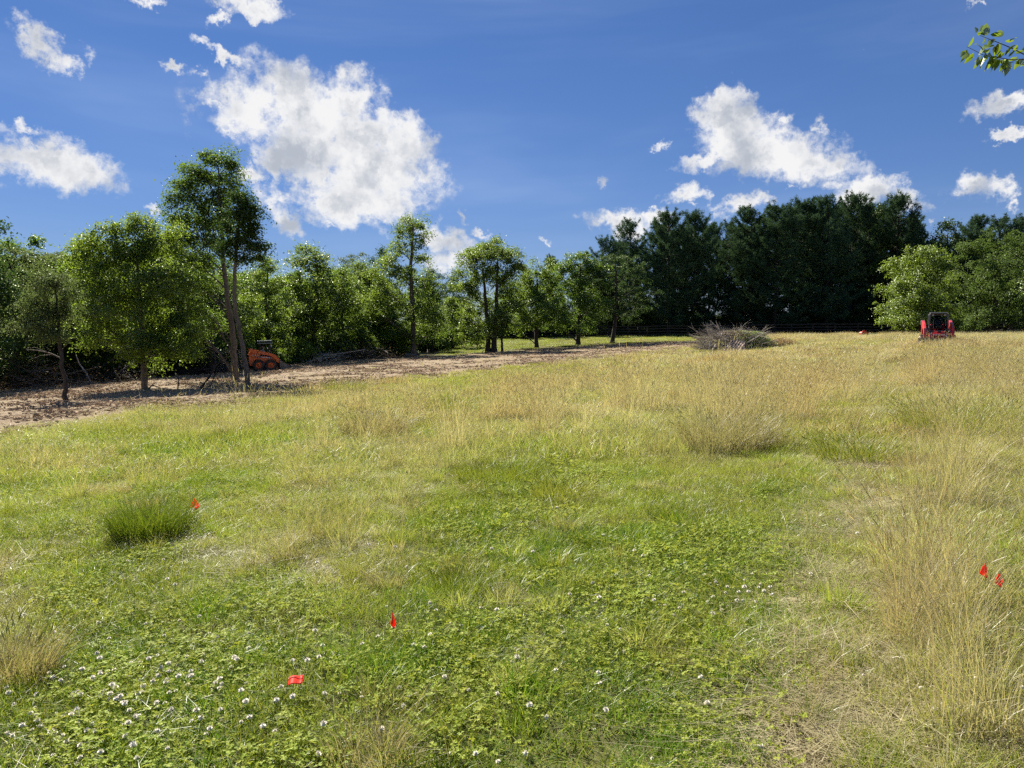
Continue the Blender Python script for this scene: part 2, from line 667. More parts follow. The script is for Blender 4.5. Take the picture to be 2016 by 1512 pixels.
def ground_mat():
    m, N, out = material('meadow_soil')
    p = N.new('ShaderNodeBsdfPrincipled')
    w = pos(N)
    n = N.noise(w, 9, 6, .7)
    n2 = N.noise(w, .7, 4, .6)
    n3 = N.noise(w, 60, 3, .7)
    st = attr(N, 'tint')
    soil = N.mix(N.mapr(n, .3, .7), (.055, .042, .022), (.15, .115, .06))
    green = N.mix(N.mapr(n3, .3, .7), (.035, .075, .015), (.11, .15, .035))
    dry = N.mix(N.mapr(n3, .3, .7), (.12, .10, .04), (.27, .22, .10))
    c = N.mix(N.mapr(n2, .35, .65, .35, .8), soil, N.mix(st, green, dry))
    N.l.new(c, p.inputs['Base Color'])
    p.inputs['Roughness'].default_value = 1
    p.inputs['Specular IOR Level'].default_value = .1
    b = N.new('ShaderNodeBump')
    b.inputs['Strength'].default_value = .8
    b.inputs['Distance'].default_value = .05
    N.l.new(n, b.inputs['Height'])
    N.l.new(b.outputs[0], p.inputs['Normal'])
    N.l.new(p.outputs[0], out.inputs[0])
    return m


def dirt_mat(name='cleared_dirt', chips=False):
    m, N, out = material(name)
    p = N.new('ShaderNodeBsdfPrincipled')
    w = pos(N)
    n = N.noise(w, 3.2, 7, .72, .4)
    n2 = N.noise(w, .35, 4, .6)
    n3 = N.noise(w, 22, 4, .7)
    ti = attr(N, 'tint')
    c = N.mix(N.mapr(n, .3, .7), (.155, .11, .068), (.33, .255, .165))
    c = N.mix(N.mapr(n3, .52, .72, 0, .6), c, (.46, .37, .25))
    c = N.mix(N.mapr(n2, .5, .72, 0, .6), c, (.30, .26, .13))
    mp = N.new('ShaderNodeMapping')
    N.l.new(w, mp.inputs[0])
    mp.inputs['Rotation'].default_value = (0, 0, R(-38))
    mp.inputs['Scale'].default_value = (.35, 2.6, 1)
    streak = N.noise(mp.outputs[0], 1.0, 5, .65)
    c = N.mix(N.mapr(streak, .52, .70, 0, .6), c, (.13, .085, .052))
    if chips:
        c = N.mix(ti, (.13, .075, .045), (.58, .44, .29))
    N.l.new(c, p.inputs['Base Color'])
    p.inputs['Roughness'].default_value = .95
    p.inputs['Specular IOR Level'].default_value = .15
    b = N.new('ShaderNodeBump')
    b.inputs['Strength'].default_value = 1
    b.inputs['Distance'].default_value = .12
    N.l.new(n, b.inputs['Height'])
    N.l.new(b.outputs[0], p.inputs['Normal'])
    N.l.new(p.outputs[0], out.inputs[0])
    return m


GROUND = ground_mat()
DIRT = dirt_mat()
CHIP = dirt_mat('wood_chip', True)
BARK = bark_mat('grey_brown_bark', (.055, .042, .032), (.21, .17, .135))
BARK_D = bark_mat('dark_bark', (.02, .016, .013), (.075, .058, .045))
DEADW = bark_mat('dead_wood', (.12, .095, .075), (.44, .37, .30))
L_OAK = leaf_mat('broad_leaves', (.030, .066, .013), (.085, .15, .022), (.24, .38, .035), .45, .2)
L_BRIGHT = leaf_mat('fresh_leaves', (.045, .095, .016), (.13, .20, .030), (.34, .48, .045), .46, .2)
L_WALNUT = leaf_mat('walnut_leaves', (.034, .074, .014), (.095, .155, .026), (.30, .42, .04), .46, .2)
L_GREY = leaf_mat('greyish_leaves', (.05, .085, .030), (.115, .15, .055), (.22, .30, .07), .35)
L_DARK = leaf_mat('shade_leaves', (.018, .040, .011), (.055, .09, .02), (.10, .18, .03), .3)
L_PINE = leaf_mat('pine_needles', (.035, .078, .044), (.085, .145, .075), (.08, .13, .04), .25, .0, .55)
L_CLOVER = leaf_mat('clover_leaves', (.13, .205, .018), (.42, .46, .065), (.60, .62, .07), .42, .24)


# ------------------------------------------------------------------ zones of the meadow, read off the photograph
TX = np.array([-400, 0, 200, 400, 600, 800, 1000, 1200, 1400, 1600, 1800, 2000, 2400], float)
TY = np.array([660, 700, 760, 820, 880, 940, 1000, 1100, 1200, 1300, 1400, 1512, 1700], float)
STRAW = np.array([
    [.3, .3, .3, .3, .3, .3, .3, .60, .80, .85, .85, .85, .85],
    [.3, .3, .3, .3, .3, .3, .3, .60, .80, .80, .85, .85, .85],
    [.5, .5, .5, .5, .50, .52, .58, .66, .68, .72, .80, .85, .85],
    [.45, .42, .45, .42, .45, .52, .58, .72, .74, .58, .75, .80, .80],
    [.40, .40, .38, .33, .40, .45, .58, .62, .85, .52, .60, .80, .80],
    [.40, .38, .34, .30, .45, .34, .38, .56, .68, .38, .60, .70, .70],
    [.30, .30, .30, .25, .30, .34, .34, .34, .34, .30, .70, .75, .75],
    [.35, .35, .30, .34, .46, .30, .24, .24, .16, .30, .80, .70, .70],
    [.45, .50, .42, .36, .32, .16, .15, .20, .12, .28, .85, .80, .80],
    [.60, .58, .20, .14, .14, .14, .18, .20, .20, .32, .80, .80, .80],
    [.20, .20, .05, .08, .20, .18, .14, .14, .20, .32, .65, .80, .80],
    [.15, .15, .05, .10, .25, .28, .20, .20, .25, .34, .65, .85, .85],
    [.15, .15, .05, .10, .25, .28, .20, .20, .25, .34, .65, .85, .85]])


STRAW[2:5] *= .86
STRAW[5:7] *= .95


def bil(table, px, py):
    px = np.clip(px, TX[0], TX[-1])
    py = np.clip(py, TY[0], TY[-1])
    i = np.clip(np.searchsorted(TX, px) - 1, 0, len(TX) - 2)
    j = np.clip(np.searchsorted(TY, py) - 1, 0, len(TY) - 2)
    fx = (px - TX[i]) / (TX[i + 1] - TX[i])
    fy = (py - TY[j]) / (TY[j + 1] - TY[j])
    fx = fx * fx * (3 - 2 * fx)
    fy = fy * fy * (3 - 2 * fy)
    return (table[j, i] * (1 - fx) + table[j, i + 1] * fx) * (1 - fy) + (table[j + 1, i] * (1 - fx) + table[j + 1, i + 1] * fx) * fy


# smooth value noise on the ground plane
_G = np.random.default_rng(3).random((256, 256))


def vnoise(x, y, s, o=0.0):
    x = np.asarray(x) / s + 40.3 + o * 17.1
    y = np.asarray(y) / s + 12.7 + o * 5.3
    xi = np.floor(x).astype(int)
    yi = np.floor(y).astype(int)
    fx = x - xi
    fy = y - yi
    fx = fx * fx * (3 - 2 * fx)
    fy = fy * fy * (3 - 2 * fy)
    a = _G[yi % 256, xi % 256]
    b = _G[yi % 256, (xi + 1) % 256]
    c = _G[(yi + 1) % 256, xi % 256]
    d = _G[(yi + 1) % 256, (xi + 1) % 256]
    return (a * (1 - fx) + b * fx) * (1 - fy) + (c * (1 - fx) + d * fx) * fy


LOWX = [-700, 0, 130, 400, 600, 700, 900, 1100, 1300, 1372, 1420]
LOWY = [938, 857, 833, 807, 781, 765, 740, 720, 697, 685, 676]
UPX = [-700, 0, 250, 400, 600, 800, 900, 1030, 1200, 1330, 1420]
UPY = [800, 768, 748, 738, 716, 704, 700, 690, 679.5, 673.5, 672]


def low_b(px):
    return np.interp(px, LOWX, LOWY)


def up_b(px):
    return np.interp(px, UPX, UPY)


PATHY = [660, 760, 800, 900, 1000, 1100, 1130, 1250, 1400, 1512, 1700]
PATHX = [1760, 1745, 1742, 1728, 1690, 1640, 1625, 1610, 1620, 1640, 1660]


def path_d(px, py, x, y):
    """distance in metres from the trodden path"""
    cx = np.interp(py, PATHY, PATHX)
    return np.abs(px - cx) / 1512 * y


# ------------------------------------------------------------------ ground meshes
def grid_axis():
    ys = [-30, -12, -5, -1, 1]
    y = 1.0
    while y < 130:
        y += max(.25, .035 * y)
        ys.append(y)
    while y < 4500:
        y *= 1.25
        ys.append(y)
    return np.array(ys)


def make_ground():
    ys = grid_axis()
    s = np.linspace(-1, 1, 161)
    sx = np.sign(s) * np.abs(s) ** 1.3
    X = sx[None] * (12 + np.abs(ys)[:, None] * 1.25)
    Y = np.broadcast_to(ys[:, None], X.shape)
    Z = H(X, Y)
    far = np.clip((Y - 500) / 2500, 0, 1)
    Z = np.where(Y > 400, Z + far * 4, Z)
    px, py = project(X, np.maximum(Y, .5), Z)
    st = bil(STRAW, px, py)
    g = Geo()
    n, m = X.shape
    i = np.arange(n - 1)[:, None] * m
    j = np.arange(m - 1)[None]
    q = np.stack([i + j, i + j + 1, i + j + 1 + m, i + j + m], -1).reshape(-1, 4)
    g.add(np.stack([X, Y, Z], -1).reshape(-1, 3), quads=q, tint=st.ravel())
    o = g.obj('meadow_ground', GROUND, smooth=True, kind='structure')
    # the field goes on behind the camera
    return o


make_ground()


def make_dirt():
    g = Geo()
    pxs = np.concatenate([np.linspace(-700, 0, 60)[:-1], np.linspace(0, 1405, 560)])
    T = np.linspace(0, 1, 34)
    rows = []
    for px in pxs:
        a = ground(px, low_b(px) + 1.0)
        b = ground(px, up_b(px) - .4)
        w = 1.0 + 1.0 * (vnoise(px, 0, 14) - .5) * 2
        aa = a + (a - b) / (np.linalg.norm(a - b) + .1) * w * .5
        rows.append(aa[None] * (1 - T[:, None]) + b[None] * T[:, None])
    A = np.array(rows)
    X, Y = A[..., 0], A[..., 1]
    edge = np.clip(np.minimum(T, 1 - T) * 8, 0, 1)[None]
    Z = H(X, Y) + .012 + edge * (.05 * (vnoise(X, Y, .7) - .3) + .05 * (vnoise(X, Y, .28, 2) - .3) + .04 * vnoise(X, Y, .13, 4) + .12 * (vnoise(X, Y, 2.3, 3) - .5))
    Z = np.maximum(Z, H(X, Y) + .008)
    n, m = X.shape
    i = np.arange(n - 1)[:, None] * m
    j = np.arange(m - 1)[None]
    q = np.stack([i + j, i + j + m, i + j + m + 1, i + j + 1], -1).reshape(-1, 4)
    g.add(np.stack([X, Y, Z], -1).reshape(-1, 3), quads=q[:, ::-1])
    g.obj('dirt_track', DIRT, smooth=True, kind='structure')
    return A


DIRT_A = make_dirt()


# ------------------------------------------------------------------ ground cover (stuff): instanced tufts on points
SRC = bpy.data.collections.new('tuft_sources')


def blades(g, n, rad, h0, h1_, w, bend, lean, t0, t1, segs=3, square=True, r=rng, base=None, lie=0.0):
    if base is None:
        if square:
            b = np.stack([r.uniform(-rad, rad, n), r.uniform(-rad, rad, n)], -1)
        else:
            q = rad * np.sqrt(r.random(n))
            a = r.random(n) * 2 * math.pi
            b = np.stack([q * np.cos(a), q * np.sin(a)], -1)
    else:
        b = base
    h = r.uniform(h0, h1_, n) * r.uniform(.75, 1.1, n)
    ang = r.random(n) * 2 * math.pi
    out = np.stack([np.cos(ang), np.sin(ang)], -1)
    if not square:
        out = unit(out * .6 + b / rad)
    ln = np.abs(r.normal(0, lean, n)) + lie
    bd = np.abs(r.normal(bend, bend * .5, n))
    ws = w * r.uniform(.6, 1.3, n)
    fa = r.random(n) * math.pi
    side = np.stack([np.cos(fa), np.sin(fa), np.zeros(n)], -1)
    P_ = []
    for k in range(segs + 1):
        s = k / segs
        horiz = (ln * s + bd * s * s) * h
        z = h * s * np.maximum(1 - .35 * (ln + bd) * s - lie * .6, .05)
        P_.append(np.concatenate([b + out * horiz[:, None], z[:, None]], 1))
    vs = []
    for k in range(segs + 1):
        s = k / segs
        wk = ws * (1 - s ** 1.6) * .5 if k < segs else ws * .04
        vs.append(P_[k] - side * wk[:, None])
        vs.append(P_[k] + side * wk[:, None])
    V = np.stack(vs, 1)
    m = 2 * (segs + 1)
    i = np.arange(n)[:, None] * m
    q = np.concatenate([i + np.array([[2 * k, 2 * k + 1, 2 * k + 3, 2 * k + 2]]) for k in range(segs)])
    tt = r.uniform(t0, t1, n)
    g.add(V.reshape(-1, 3), quads=q, tint=np.repeat(tt, m))
    return P_[-1], P_[-2], tt


def heads(g, tips, prev, L, w, tint, r=rng):
    """seed heads: crossed slim rhombi standing on the stems"""
    d = unit(tips - prev)
    n = len(tips)
    for k in range(2):
        s = unit(np.cross(d, unit(r.normal(size=(n, 3)))))
        Ln = (L * r.uniform(.6, 1.2, n))[:, None]
        c = tips - d * Ln * .2
        V = np.stack([c, c + d * Ln * .45 + s * w, c + d * Ln, c + d * Ln * .45 - s * w], 1)
        i = np.arange(n)[:, None] * 4
        g.add(V.reshape(-1, 3), quads=i + np.array([[0, 1, 2, 3]]), tint=np.repeat(np.clip(tint + .1, 0, 1), 4))


def clover(g, n, rad, size, hz=(.02, .07), r=rng):
    c = np.stack([r.uniform(-rad, rad, n), r.uniform(-rad, rad, n), r.uniform(*hz, n)], -1)
    a0 = r.random(n) * 6.28
    tilt = unit(np.stack([r.normal(0, .35, n), r.normal(0, .35, n), np.ones(n)], -1))
    ux = unit(np.cross(tilt, np.array([0, 1.0, 0])[None]))
    uy = np.cross(tilt, ux)
    sz = size * r.uniform(.7, 1.3, n)
    for k in range(3):
        a = a0 + k * 2.094
        d = ux * np.cos(a)[:, None] + uy * np.sin(a)[:, None]
        s = np.cross(tilt, d)
        L = sz[:, None]
        V = np.stack([c, c + d * L * .55 - s * L * .42 + tilt * L * .1, c + d * L * 1.0, c + d * L * .55 + s * L * .42 + tilt * L * .1], 1)
        i = np.arange(n)[:, None] * 4
        g.add(V.reshape(-1, 3), quads=i + np.array([[0, 1, 2, 3]]), tint=np.repeat(r.random(n), 4))


def src(name, g, mats):
    me = g.mesh(name)
    for m in mats:
        me.materials.append(m)
    o = bpy.data.objects.new(name, me)
    SRC.objects.link(o)
    return o


def scatter(name, sources, x, y, scale, rz, straw=None, label=None, zoff=0.0, tilt=0.0, zs=None):
    n = len(x)
    if n == 0:
        return
    z = H(x, y) + zoff
    me = bpy.data.meshes.new(name)
    me.vertices.add(n)
    me.vertices.foreach_set('co', np.stack([x, y, z], -1).astype(np.float32).ravel())
    def at(nm, typ, v, key='value'):
        a = me.attributes.new(nm, typ, 'POINT')
        a.data.foreach_set(key, np.ascontiguousarray(v).ravel())
    rot = np.stack([rng.normal(0, 1, n) * tilt, rng.normal(0, 1, n) * tilt, rz], -1).astype(np.float32)
    at('rot', 'FLOAT_VECTOR', rot, 'vector')
    zz = scale if zs is None else zs
    at('scl', 'FLOAT_VECTOR', np.stack([scale, scale, zz], -1).astype(np.float32), 'vector')
    at('straw', 'FLOAT', (np.full(n, .35) if straw is None else straw).astype(np.float32))
    at('rnd', 'FLOAT', rng.random(n).astype(np.float32))
    at('pick', 'INT', rng.integers(0, len(sources), n).astype(np.int32))
    o = bpy.data.objects.new(name, me)
    COL.objects.link(o)
    o['kind'] = 'stuff'
    if label:
        o['label'] = label
    cl = bpy.data.collections.new(name + '_tufts')
    for s in sources:
        cl.objects.link(s)
    ng = bpy.data.node_groups.new(name, 'GeometryNodeTree')
    ng.interface.new_socket('Geometry', in_out='INPUT', socket_type='NodeSocketGeometry')
    ng.interface.new_socket('Geometry', in_out='OUTPUT', socket_type='NodeSocketGeometry')
    nd, lk = ng.nodes, ng.links
    gi = nd.new('NodeGroupInput')
    go = nd.new('NodeGroupOutput')
    ip = nd.new('GeometryNodeInstanceOnPoints')
    ci = nd.new('GeometryNodeCollectionInfo')
    ci.inputs['Collection'].default_value = cl
    ci.inputs['Separate Children'].default_value = True
    ci.inputs['Reset Children'].default_value = True
    ip.inputs['Pick Instance'].default_value = True
    def na(nm, dt):
        q = nd.new('GeometryNodeInputNamedAttribute')
        q.data_type = dt
        q.inputs['Name'].default_value = nm
        return q.outputs['Attribute']
    lk.new(gi.outputs[0], ip.inputs['Points'])
    lk.new(ci.outputs[0], ip.inputs['Instance'])
    lk.new(na('pick', 'INT'), ip.inputs['Instance Index'])
    lk.new(na('rot', 'FLOAT_VECTOR'), ip.inputs['Rotation'])
    lk.new(na('scl', 'FLOAT_VECTOR'), ip.inputs['Scale'])
    lk.new(ip.outputs[0], go.inputs[0])
    md = o.modifiers.new('tufts', 'NODES')
    md.node_group = ng
    return o


def wedge(y0, y1, step, margin=3.6, jitter=.5):
    ys = np.arange(y0, y1, step)
    X, Y = [], []
    for yy in ys:
        hw = .70 * yy + margin
        xs = np.arange(-hw, hw, step)
        X.append(xs + rng.uniform(-jitter, jitter, len(xs)) * step)
        Y.append(yy + rng.uniform(-jitter, jitter, len(xs)) * step)
    return np.concatenate(X), np.concatenate(Y)


def zones(x, y):
    z = H(x, y)
    px, py = project(x, y, z)
    st = bil(STRAW, px, py)
    n1 = vnoise(x, y, .9) - .5
    n2 = vnoise(x, y, .35, 1) - .5
    n3 = vnoise(x, y, 3.5, 2) - .5
    st = np.clip(st + .50 * n1 + .42 * n2 + .34 * n3 + .25 * (vnoise(x, y, 9, 6) - .5), 0, 1)
    jag = (vnoise(x, y, 1.2, 5) - .5) * 14
    dirt = (py < low_b(px) - 3 + jag) & (py > up_b(px) - 2) & (px < 1395) & (y > 12)
    wood = (py <= up_b(px)) & (px < 870) & (y > 20)
    pd = path_d(px, py, x, y)
    return px, py, st, dirt, wood, pd


def make_cover():
    # --- sources
    turf = []
    for k in range(5):
        g = Geo()
        blades(g, 420, .19, .03, .095, .0040, .5, .5, .02, .60, 2)
        blades(g, 60, .19, .05, .11, .0032, .4, .5, .1, .8, 3)
        blades(g, 34, .19, .05, .12, .0026, .1, .9, .75, 1., 2, lie=.8)
        turf.append(src('turf_%d' % k, g, [GRASS]))
    clov = []
    for k in range(4):
        g = Geo()
        clover(g, 120, .17, .011 + .002 * k, (.015, .06))
        clov.append(src('clover_%d' % k, g, [L_CLOVER]))
    tall = []
    for k in range(6):
        g = Geo()
        n = 34
        a, b, t = blades(g, n, .10, .30, .62, .0026, .30, .20, .50, 1.0, 4, square=False)
        heads(g, a, b, .075, .0019, t)
        blades(g, 60, .10, .12, .34, .0042, .55, .35, .25, .8, 3, square=False)
        tall.append(src('tall_%d' % k, g, [GRASS]))
    wisp = []
    for k in range(5):
        g = Geo()
        a, b, t = blades(g, 7, .12, .22, .46, .0019, .22, .5, .7, 1.0, 4)
        heads(g, a, b, .06, .0018, t)
        blades(g, 7, .14, .12, .3, .002, .1, 1.2, .8, 1., 3, lie=.9)
        wisp.append(src('wisp_%d' % k, g, [GRASS]))
    litter = []
    for k in range(4):
        g = Geo()
        blades(g, 150, .20, .06, .20, .0032, .1, .3, .75, 1., 2, lie=2.2)
        litter.append(src('litter_%d' % k, g, [GRASS]))
    mid = []
    for k in range(5):
        g = Geo()
        blades(g, 420, .42, .05, .13, .009, .5, .5, .1, .6, 2)
        blades(g, 90, .42, .12, .26, .006, .5, .45, .4, 1., 2)
        mid.append(src('mid_%d' % k, g, [GRASS]))
    midtall = []
    for k in range(5):
        g = Geo()
        a, b, t = blades(g, 64, .20, .34, .74, .0050, .28, .22, .6, 1., 3, square=False)
        heads(g, a, b, .09, .0045, t)
        blades(g, 60, .22, .14, .34, .009, .5, .35, .3, .85, 2, square=False)
        midtall.append(src('midtall_%d' % k, g, [GRASS]))
    far = []
    for k in range(4):
        g = Geo()
        blades(g, 420, .8, .08, .2, .022, .5, .5, .15, .75, 1)
        far.append(src('far_%d' % k, g, [GRASS]))
    fartall = []
    for k in range(4):
        g = Geo()
        blades(g, 150, .5, .22, .5, .014, .35, .3, .55, 1., 2)
        fartall.append(src('fartall_%d' % k, g, [GRASS]))

    def put(name, srcs, x, y, keep, s0, s1, st, label, tilt=.05, zs=None, zoff=0.0):
        x, y, st = x[keep], y[keep], st[keep]
        n = len(x)
        s = rng.uniform(s0, s1, n)
        scatter(name, srcs, x, y, s, rng.random(n) * 6.28, st, label, tilt=tilt, zs=None if zs is None else s * zs[keep], zoff=zoff)

    # near turf
    x, y = wedge(1.9, 11, .26)
    px, py, st, dirt, wood, pd = zones(x, y)
    bare = ((pd < .20) & (vnoise(x, y, .5, 7) > .36)) | (vnoise(x, y, .33, 71) > .88)
    put('short_turf', turf, x, y, ~bare, .85, 1.3, np.clip(st - .05, 0, 1), 'short yellow-green turf of the near meadow',
        zs=.8 + .6 * vnoise(x, y, .8, 3))
    x, y = wedge(1.9, 12, .24)
    px, py, st, dirt, wood, pd = zones(x, y)
    lush = (st < .22 + .5 * (vnoise(x, y, .55, 9) - .5)) & (pd > .2)
    put('clover_leaves', clov, x, y, lush, .8, 1.3, st, 'bright green clover leaves in the near meadow', zs=.9 + .5 * vnoise(x, y, .7, 3))
    # tall dry grass, near
    x, y = wedge(2.2, 12, .20)
    px, py, st, dirt, wood, pd = zones(x, y)
    cl = vnoise(x, y, .5, 11)
    pr = np.clip((st - .52) * 2.4, 0, 1) * np.clip((pd - .27) * 5, 0, 1) * (cl > .38)
    hz = .60 + .90 * np.clip(st, 0, 1) * (.5 + .9 * vnoise(x, y, 1.3, 12))
    put('tall_dry_grass', tall, x, y, rng.random(len(x)) < pr, .75, 1.15, np.clip(st - .20, 0, 1), 'tall straw-coloured grass beside the trodden path', .10, hz)
    x, y = wedge(2.2, 13, .34)
    px, py, st, dirt, wood, pd = zones(x, y)
    put('seed_stalks', wisp, x, y, rng.random(len(x)) < (.18 + .65 * st), .7, 1.2, st, 'single dry seed stalks over the short turf', .2)
    x, y = wedge(2.0, 13, .26)
    px, py, st, dirt, wood, pd = zones(x, y)
    put('dry_litter', litter, x, y, (rng.random(len(x)) < (.05 + .55 * np.clip(st - .25, 0, 1))) | (pd < .20), .8, 1.4, np.where(pd < .35, .40, np.clip(st, .3, 1)),
        'flattened dry grass along the path', .08, zoff=.008)
    # scattered small clumps that break up the turf
    clump = []
    for k in range(5):
        g = Geo()
        blades(g, 130, .085, .08, .19, .0034, .35, .3, .0 if k < 3 else .5, .45 if k < 3 else 1.0, 4, square=False)
        clump.append(src('clump_%d' % k, g, [GRASS]))
    x, y = wedge(2.0, 14, .30)
    px, py, st, dirt, wood, pd = zones(x, y)
    kp = (vnoise(x, y, .55, 33) > .56) & (rng.random(len(x)) < .75)
    put('grass_clumps', clump, x, y, kp, .6, 1.3, st, 'small upright clumps of grass dotted through the turf', .1)
    x, y = wedge(2.0, 30, .17)
    px, py, st, dirt, wood, pd = zones(x, y)
    put('path_litter', litter, x, y, (pd < .07 + .16 * vnoise(x, y, .4, 44)) & ~dirt & (py > 760), .8, 1.4, .28 + .4 * vnoise(x, y, .5, 45), 'pale trodden straw lying in the narrow path', .06, zoff=.02)
    # middle distance
    x, y = wedge(10.2, 30, .52)
    px, py, st, dirt, wood, pd = zones(x, y)
    put('meadow_grass', mid, x, y, ~dirt & ~wood, .9, 1.3, st, 'mixed green and yellow meadow grass in the middle distance', zs=.7 + .9 * vnoise(x, y, 1.2, 3))
    x, y = wedge(11, 30, .40)
    px, py, st, dirt, wood, pd = zones(x, y)
    cl = vnoise(x, y, 1.0, 11)
    pr = np.clip((st - .40) * 1.7, 0, 1) * np.clip((pd - .35) * 3, .0, 1) * (cl > .36) * (py < low_b(px) + 9999) * np.clip((py - low_b(px) - 8) / 30, 0, 1)
    hz = .5 + 1.0 * np.clip(st, 0, 1) * (.35 + 1.2 * vnoise(x, y, 1.6, 12))
    put('tall_meadow_grass', midtall, x, y, (rng.random(len(x)) < pr) & ~dirt & ~wood, .8, 1.15, st, 'tall tan grass in the middle of the meadow', .08, hz)
    # far
    x, y = wedge(28.5, 125, 1.15, 6)
    px, py, st, dirt, wood, pd = zones(x, y)
    lawn = (py < up_b(px) + 1) & (px > 800) & (px < 1420)
    st = np.where(lawn, np.clip(st * .35 + .12, 0, .6), st)
    put('distant_grass', far, x, y, ~dirt & ~wood, .9, 1.3, st, 'distant meadow grass running up to the fence', zs=np.where(lawn, .6, 1.15))
    x, y = wedge(28.5, 92, .72, 4)
    px, py, st, dirt, wood, pd = zones(x, y)
    lawn = (py < up_b(px) + 1) & (px > 800) & (px < 1420)
    mown = (np.abs(px - 1500) < 240) & (py > 672) & (py < 702)
    pr = np.clip((st - .42) * 1.9, 0, 1) * np.where(lawn | mown, .08, 1) * (vnoise(x, y, 2.2, 11) > .25)
    put('distant_tall_grass', fartall, x, y, (rng.random(len(x)) < pr) & ~dirt & ~wood, .8, 1.2, st,
        'tall golden grass on the rise by the red loader', .06, .4 + 1.1 * vnoise(x, y, 3, 12))
    # wood floor and weeds on the cleared ground
    x, y = wedge(24, 80, 1.5, 8)
    px, py, st, dirt, wood, pd = zones(x, y)
    k = dirt & (vnoise(x, y, 3, 21) > .66)
    put('weeds_on_dirt', far, x, y, k, .35, .7, np.full(len(x), .45), 'thin weeds coming up on the cleared dirt', zs=np.full(len(x), .6))


if 1: make_cover()


# clover flowers near the camera
def make_flowers():
    m, N, out = material('clover_flower')
    p = N.new('ShaderNodeBsdfPrincipled')
    N.l.new(N.mix(attr(N, 'tint'), (.80, .76, .66), (.62, .42, .36)), p.inputs['Base Color'])
    p.inputs['Roughness'].default_value = .8
    N.l.new(p.outputs[0], out.inputs[0])
    heads_ = []
    for k in range(3):
        g = Geo()
        n = 46
        u = rng.normal(size=(n, 3))
        u = unit(u)
        u[:, 2] = np.abs(u[:, 2]) * 1.0 - .25
        u = unit(u)
        c = u * .0075 + np.array([0, 0, .0])
        t = np.clip((-u[:, 2] + .1) * 1.5, 0, 1) * .8
        d = u * .0065
        s = unit(np.cross(u, np.array([0.1, .2, 1.0])[None])) * .0026
        V = np.stack([c - s, c + d * .2 + s, c + d + s * .3, c + d - s * .6], 1)
        i = np.arange(n)[:, None] * 4
        g.add(V.reshape(-1, 3) + np.array([0, 0, .075]), quads=i + np.array([[0, 1, 2, 3]]), tint=np.repeat(t, 4))
        g.lathe([(.001, .066), (.0068, .068), (.0085, .075), (.0065, .081), (.0008, .084)], axis='z', sides=7, tint=.1)
        heads_.append(src('flower_%d' % k, g, [m]))
    X, Y, S = [], [], []
    for (a, b, sx, sy, n) in ((240, 1410, 110, 55, 100), (100, 1440, 70, 45, 20), (420, 1300, 120, 60, 26), (1420, 1190, 70, 26, 46), (500, 1420, 130, 60, 22),
                              (1000, 1370, 400, 90, 50), (900, 1150, 500, 120, 60), (1300, 1080, 300, 80, 30), (300, 1130, 250, 80, 40), (760, 1400, 200, 70, 16)):
        for _ in range(n):
            q = ground(min(max(a + rng.normal() * sx, -60), 2050), min(max(b + rng.normal() * sy, 960), 1530))
            X.append(q[0])
            Y.append(q[1])
    X, Y = np.array(X), np.array(Y)
    n = len(X)
    scatter('clover_flowers', heads_, X, Y, rng.uniform(.45, 1.05, n), rng.random(n) * 6.28, None, 'small white clover flowers dotted over the near turf', tilt=.25)


make_flowers()


def make_tufts():
    """single big grass tufts one can point at"""
    specs = [
        (298, 1060, .30, .36, 420, -.10, .30, .0, 'dense dark green grass tuft beside the leftmost marker flag'),
        (735, 858, .55, .45, 420, .5, .95, .35, 'brown-green grass tuft in the open meadow left of centre'),
        (1428, 885, .55, .50, 420, .55, 1.0, .45, 'tall orange-tan grass tuft in the meadow below the brush pile'),
        (1690, 905, .45, .30, 200, .0, .7, .1, 'dark green grass tuft on the left edge of the trodden path'),
        (1910, 850, .9, .40, 420, .1, .6, .2, 'large dark green grass tuft right of the path near the right edge'),
        (30, 1345, .18, .27, 150, .5, .95, .4, 'brown stemmed grass tuft at the left edge of the foreground'),
        (720, 1500, .15, .20, 60, .5, .95, .45, 'thin tan grass tuft at the bottom edge of the foreground'),
        (1110, 985, .3, .22, 140, .2, .6, .2, 'low grey-green grass tuft in the middle of the green turf'),
        (985, 945, .5, .24, 220, .1, .4, .1, 'low bright green weed tuft in the middle of the meadow'),
        (680, 772, .8, .5, 200, .1, .4, .1, 'small round bush of green weeds at the edge of the dirt'),
        (910, 1168, .2, .16, 120, .05, .3, .0, 'dark green low clump in the centre of the foreground turf'),
        (880, 812, .6, .35, 260, .2, .6, .2, 'yellow-green grass tuft behind the brown-green tuft'),
    ]
    for px, py, rad, h, n, t0, t1, st, lab in specs:
        t0, t1, h = t0 + (.22 if t1 < .9 else .45), t1 + (.24 if t1 < .9 else .42), h * 1.2
        q = ground(px, py)
        g = Geo()
        w = .0032 + q[1] * .0003
        n = n * 4
        a, b, t = blades(g, n, rad, h * .55, h * 1.15, w, .38, .20, t0, t1, 4, square=False)
        if t1 > .8:
            k = rng.random(n) < .25
            heads(g, a[k], b[k], .09, .003 + q[1] * .0002, t[k])
        o = g.obj('grass_tuft', GRASS)
        o.location = (q[0], q[1], h1(q[0], q[1]) - .01)
        tag(o, lab, 'grass tuft')


TUFT = leaf_mat('tuft_blades', (.045, .095, .018), (.42, .31, .12), (.30, .34, .06), .4, .08, .4, .01)
make_tufts()


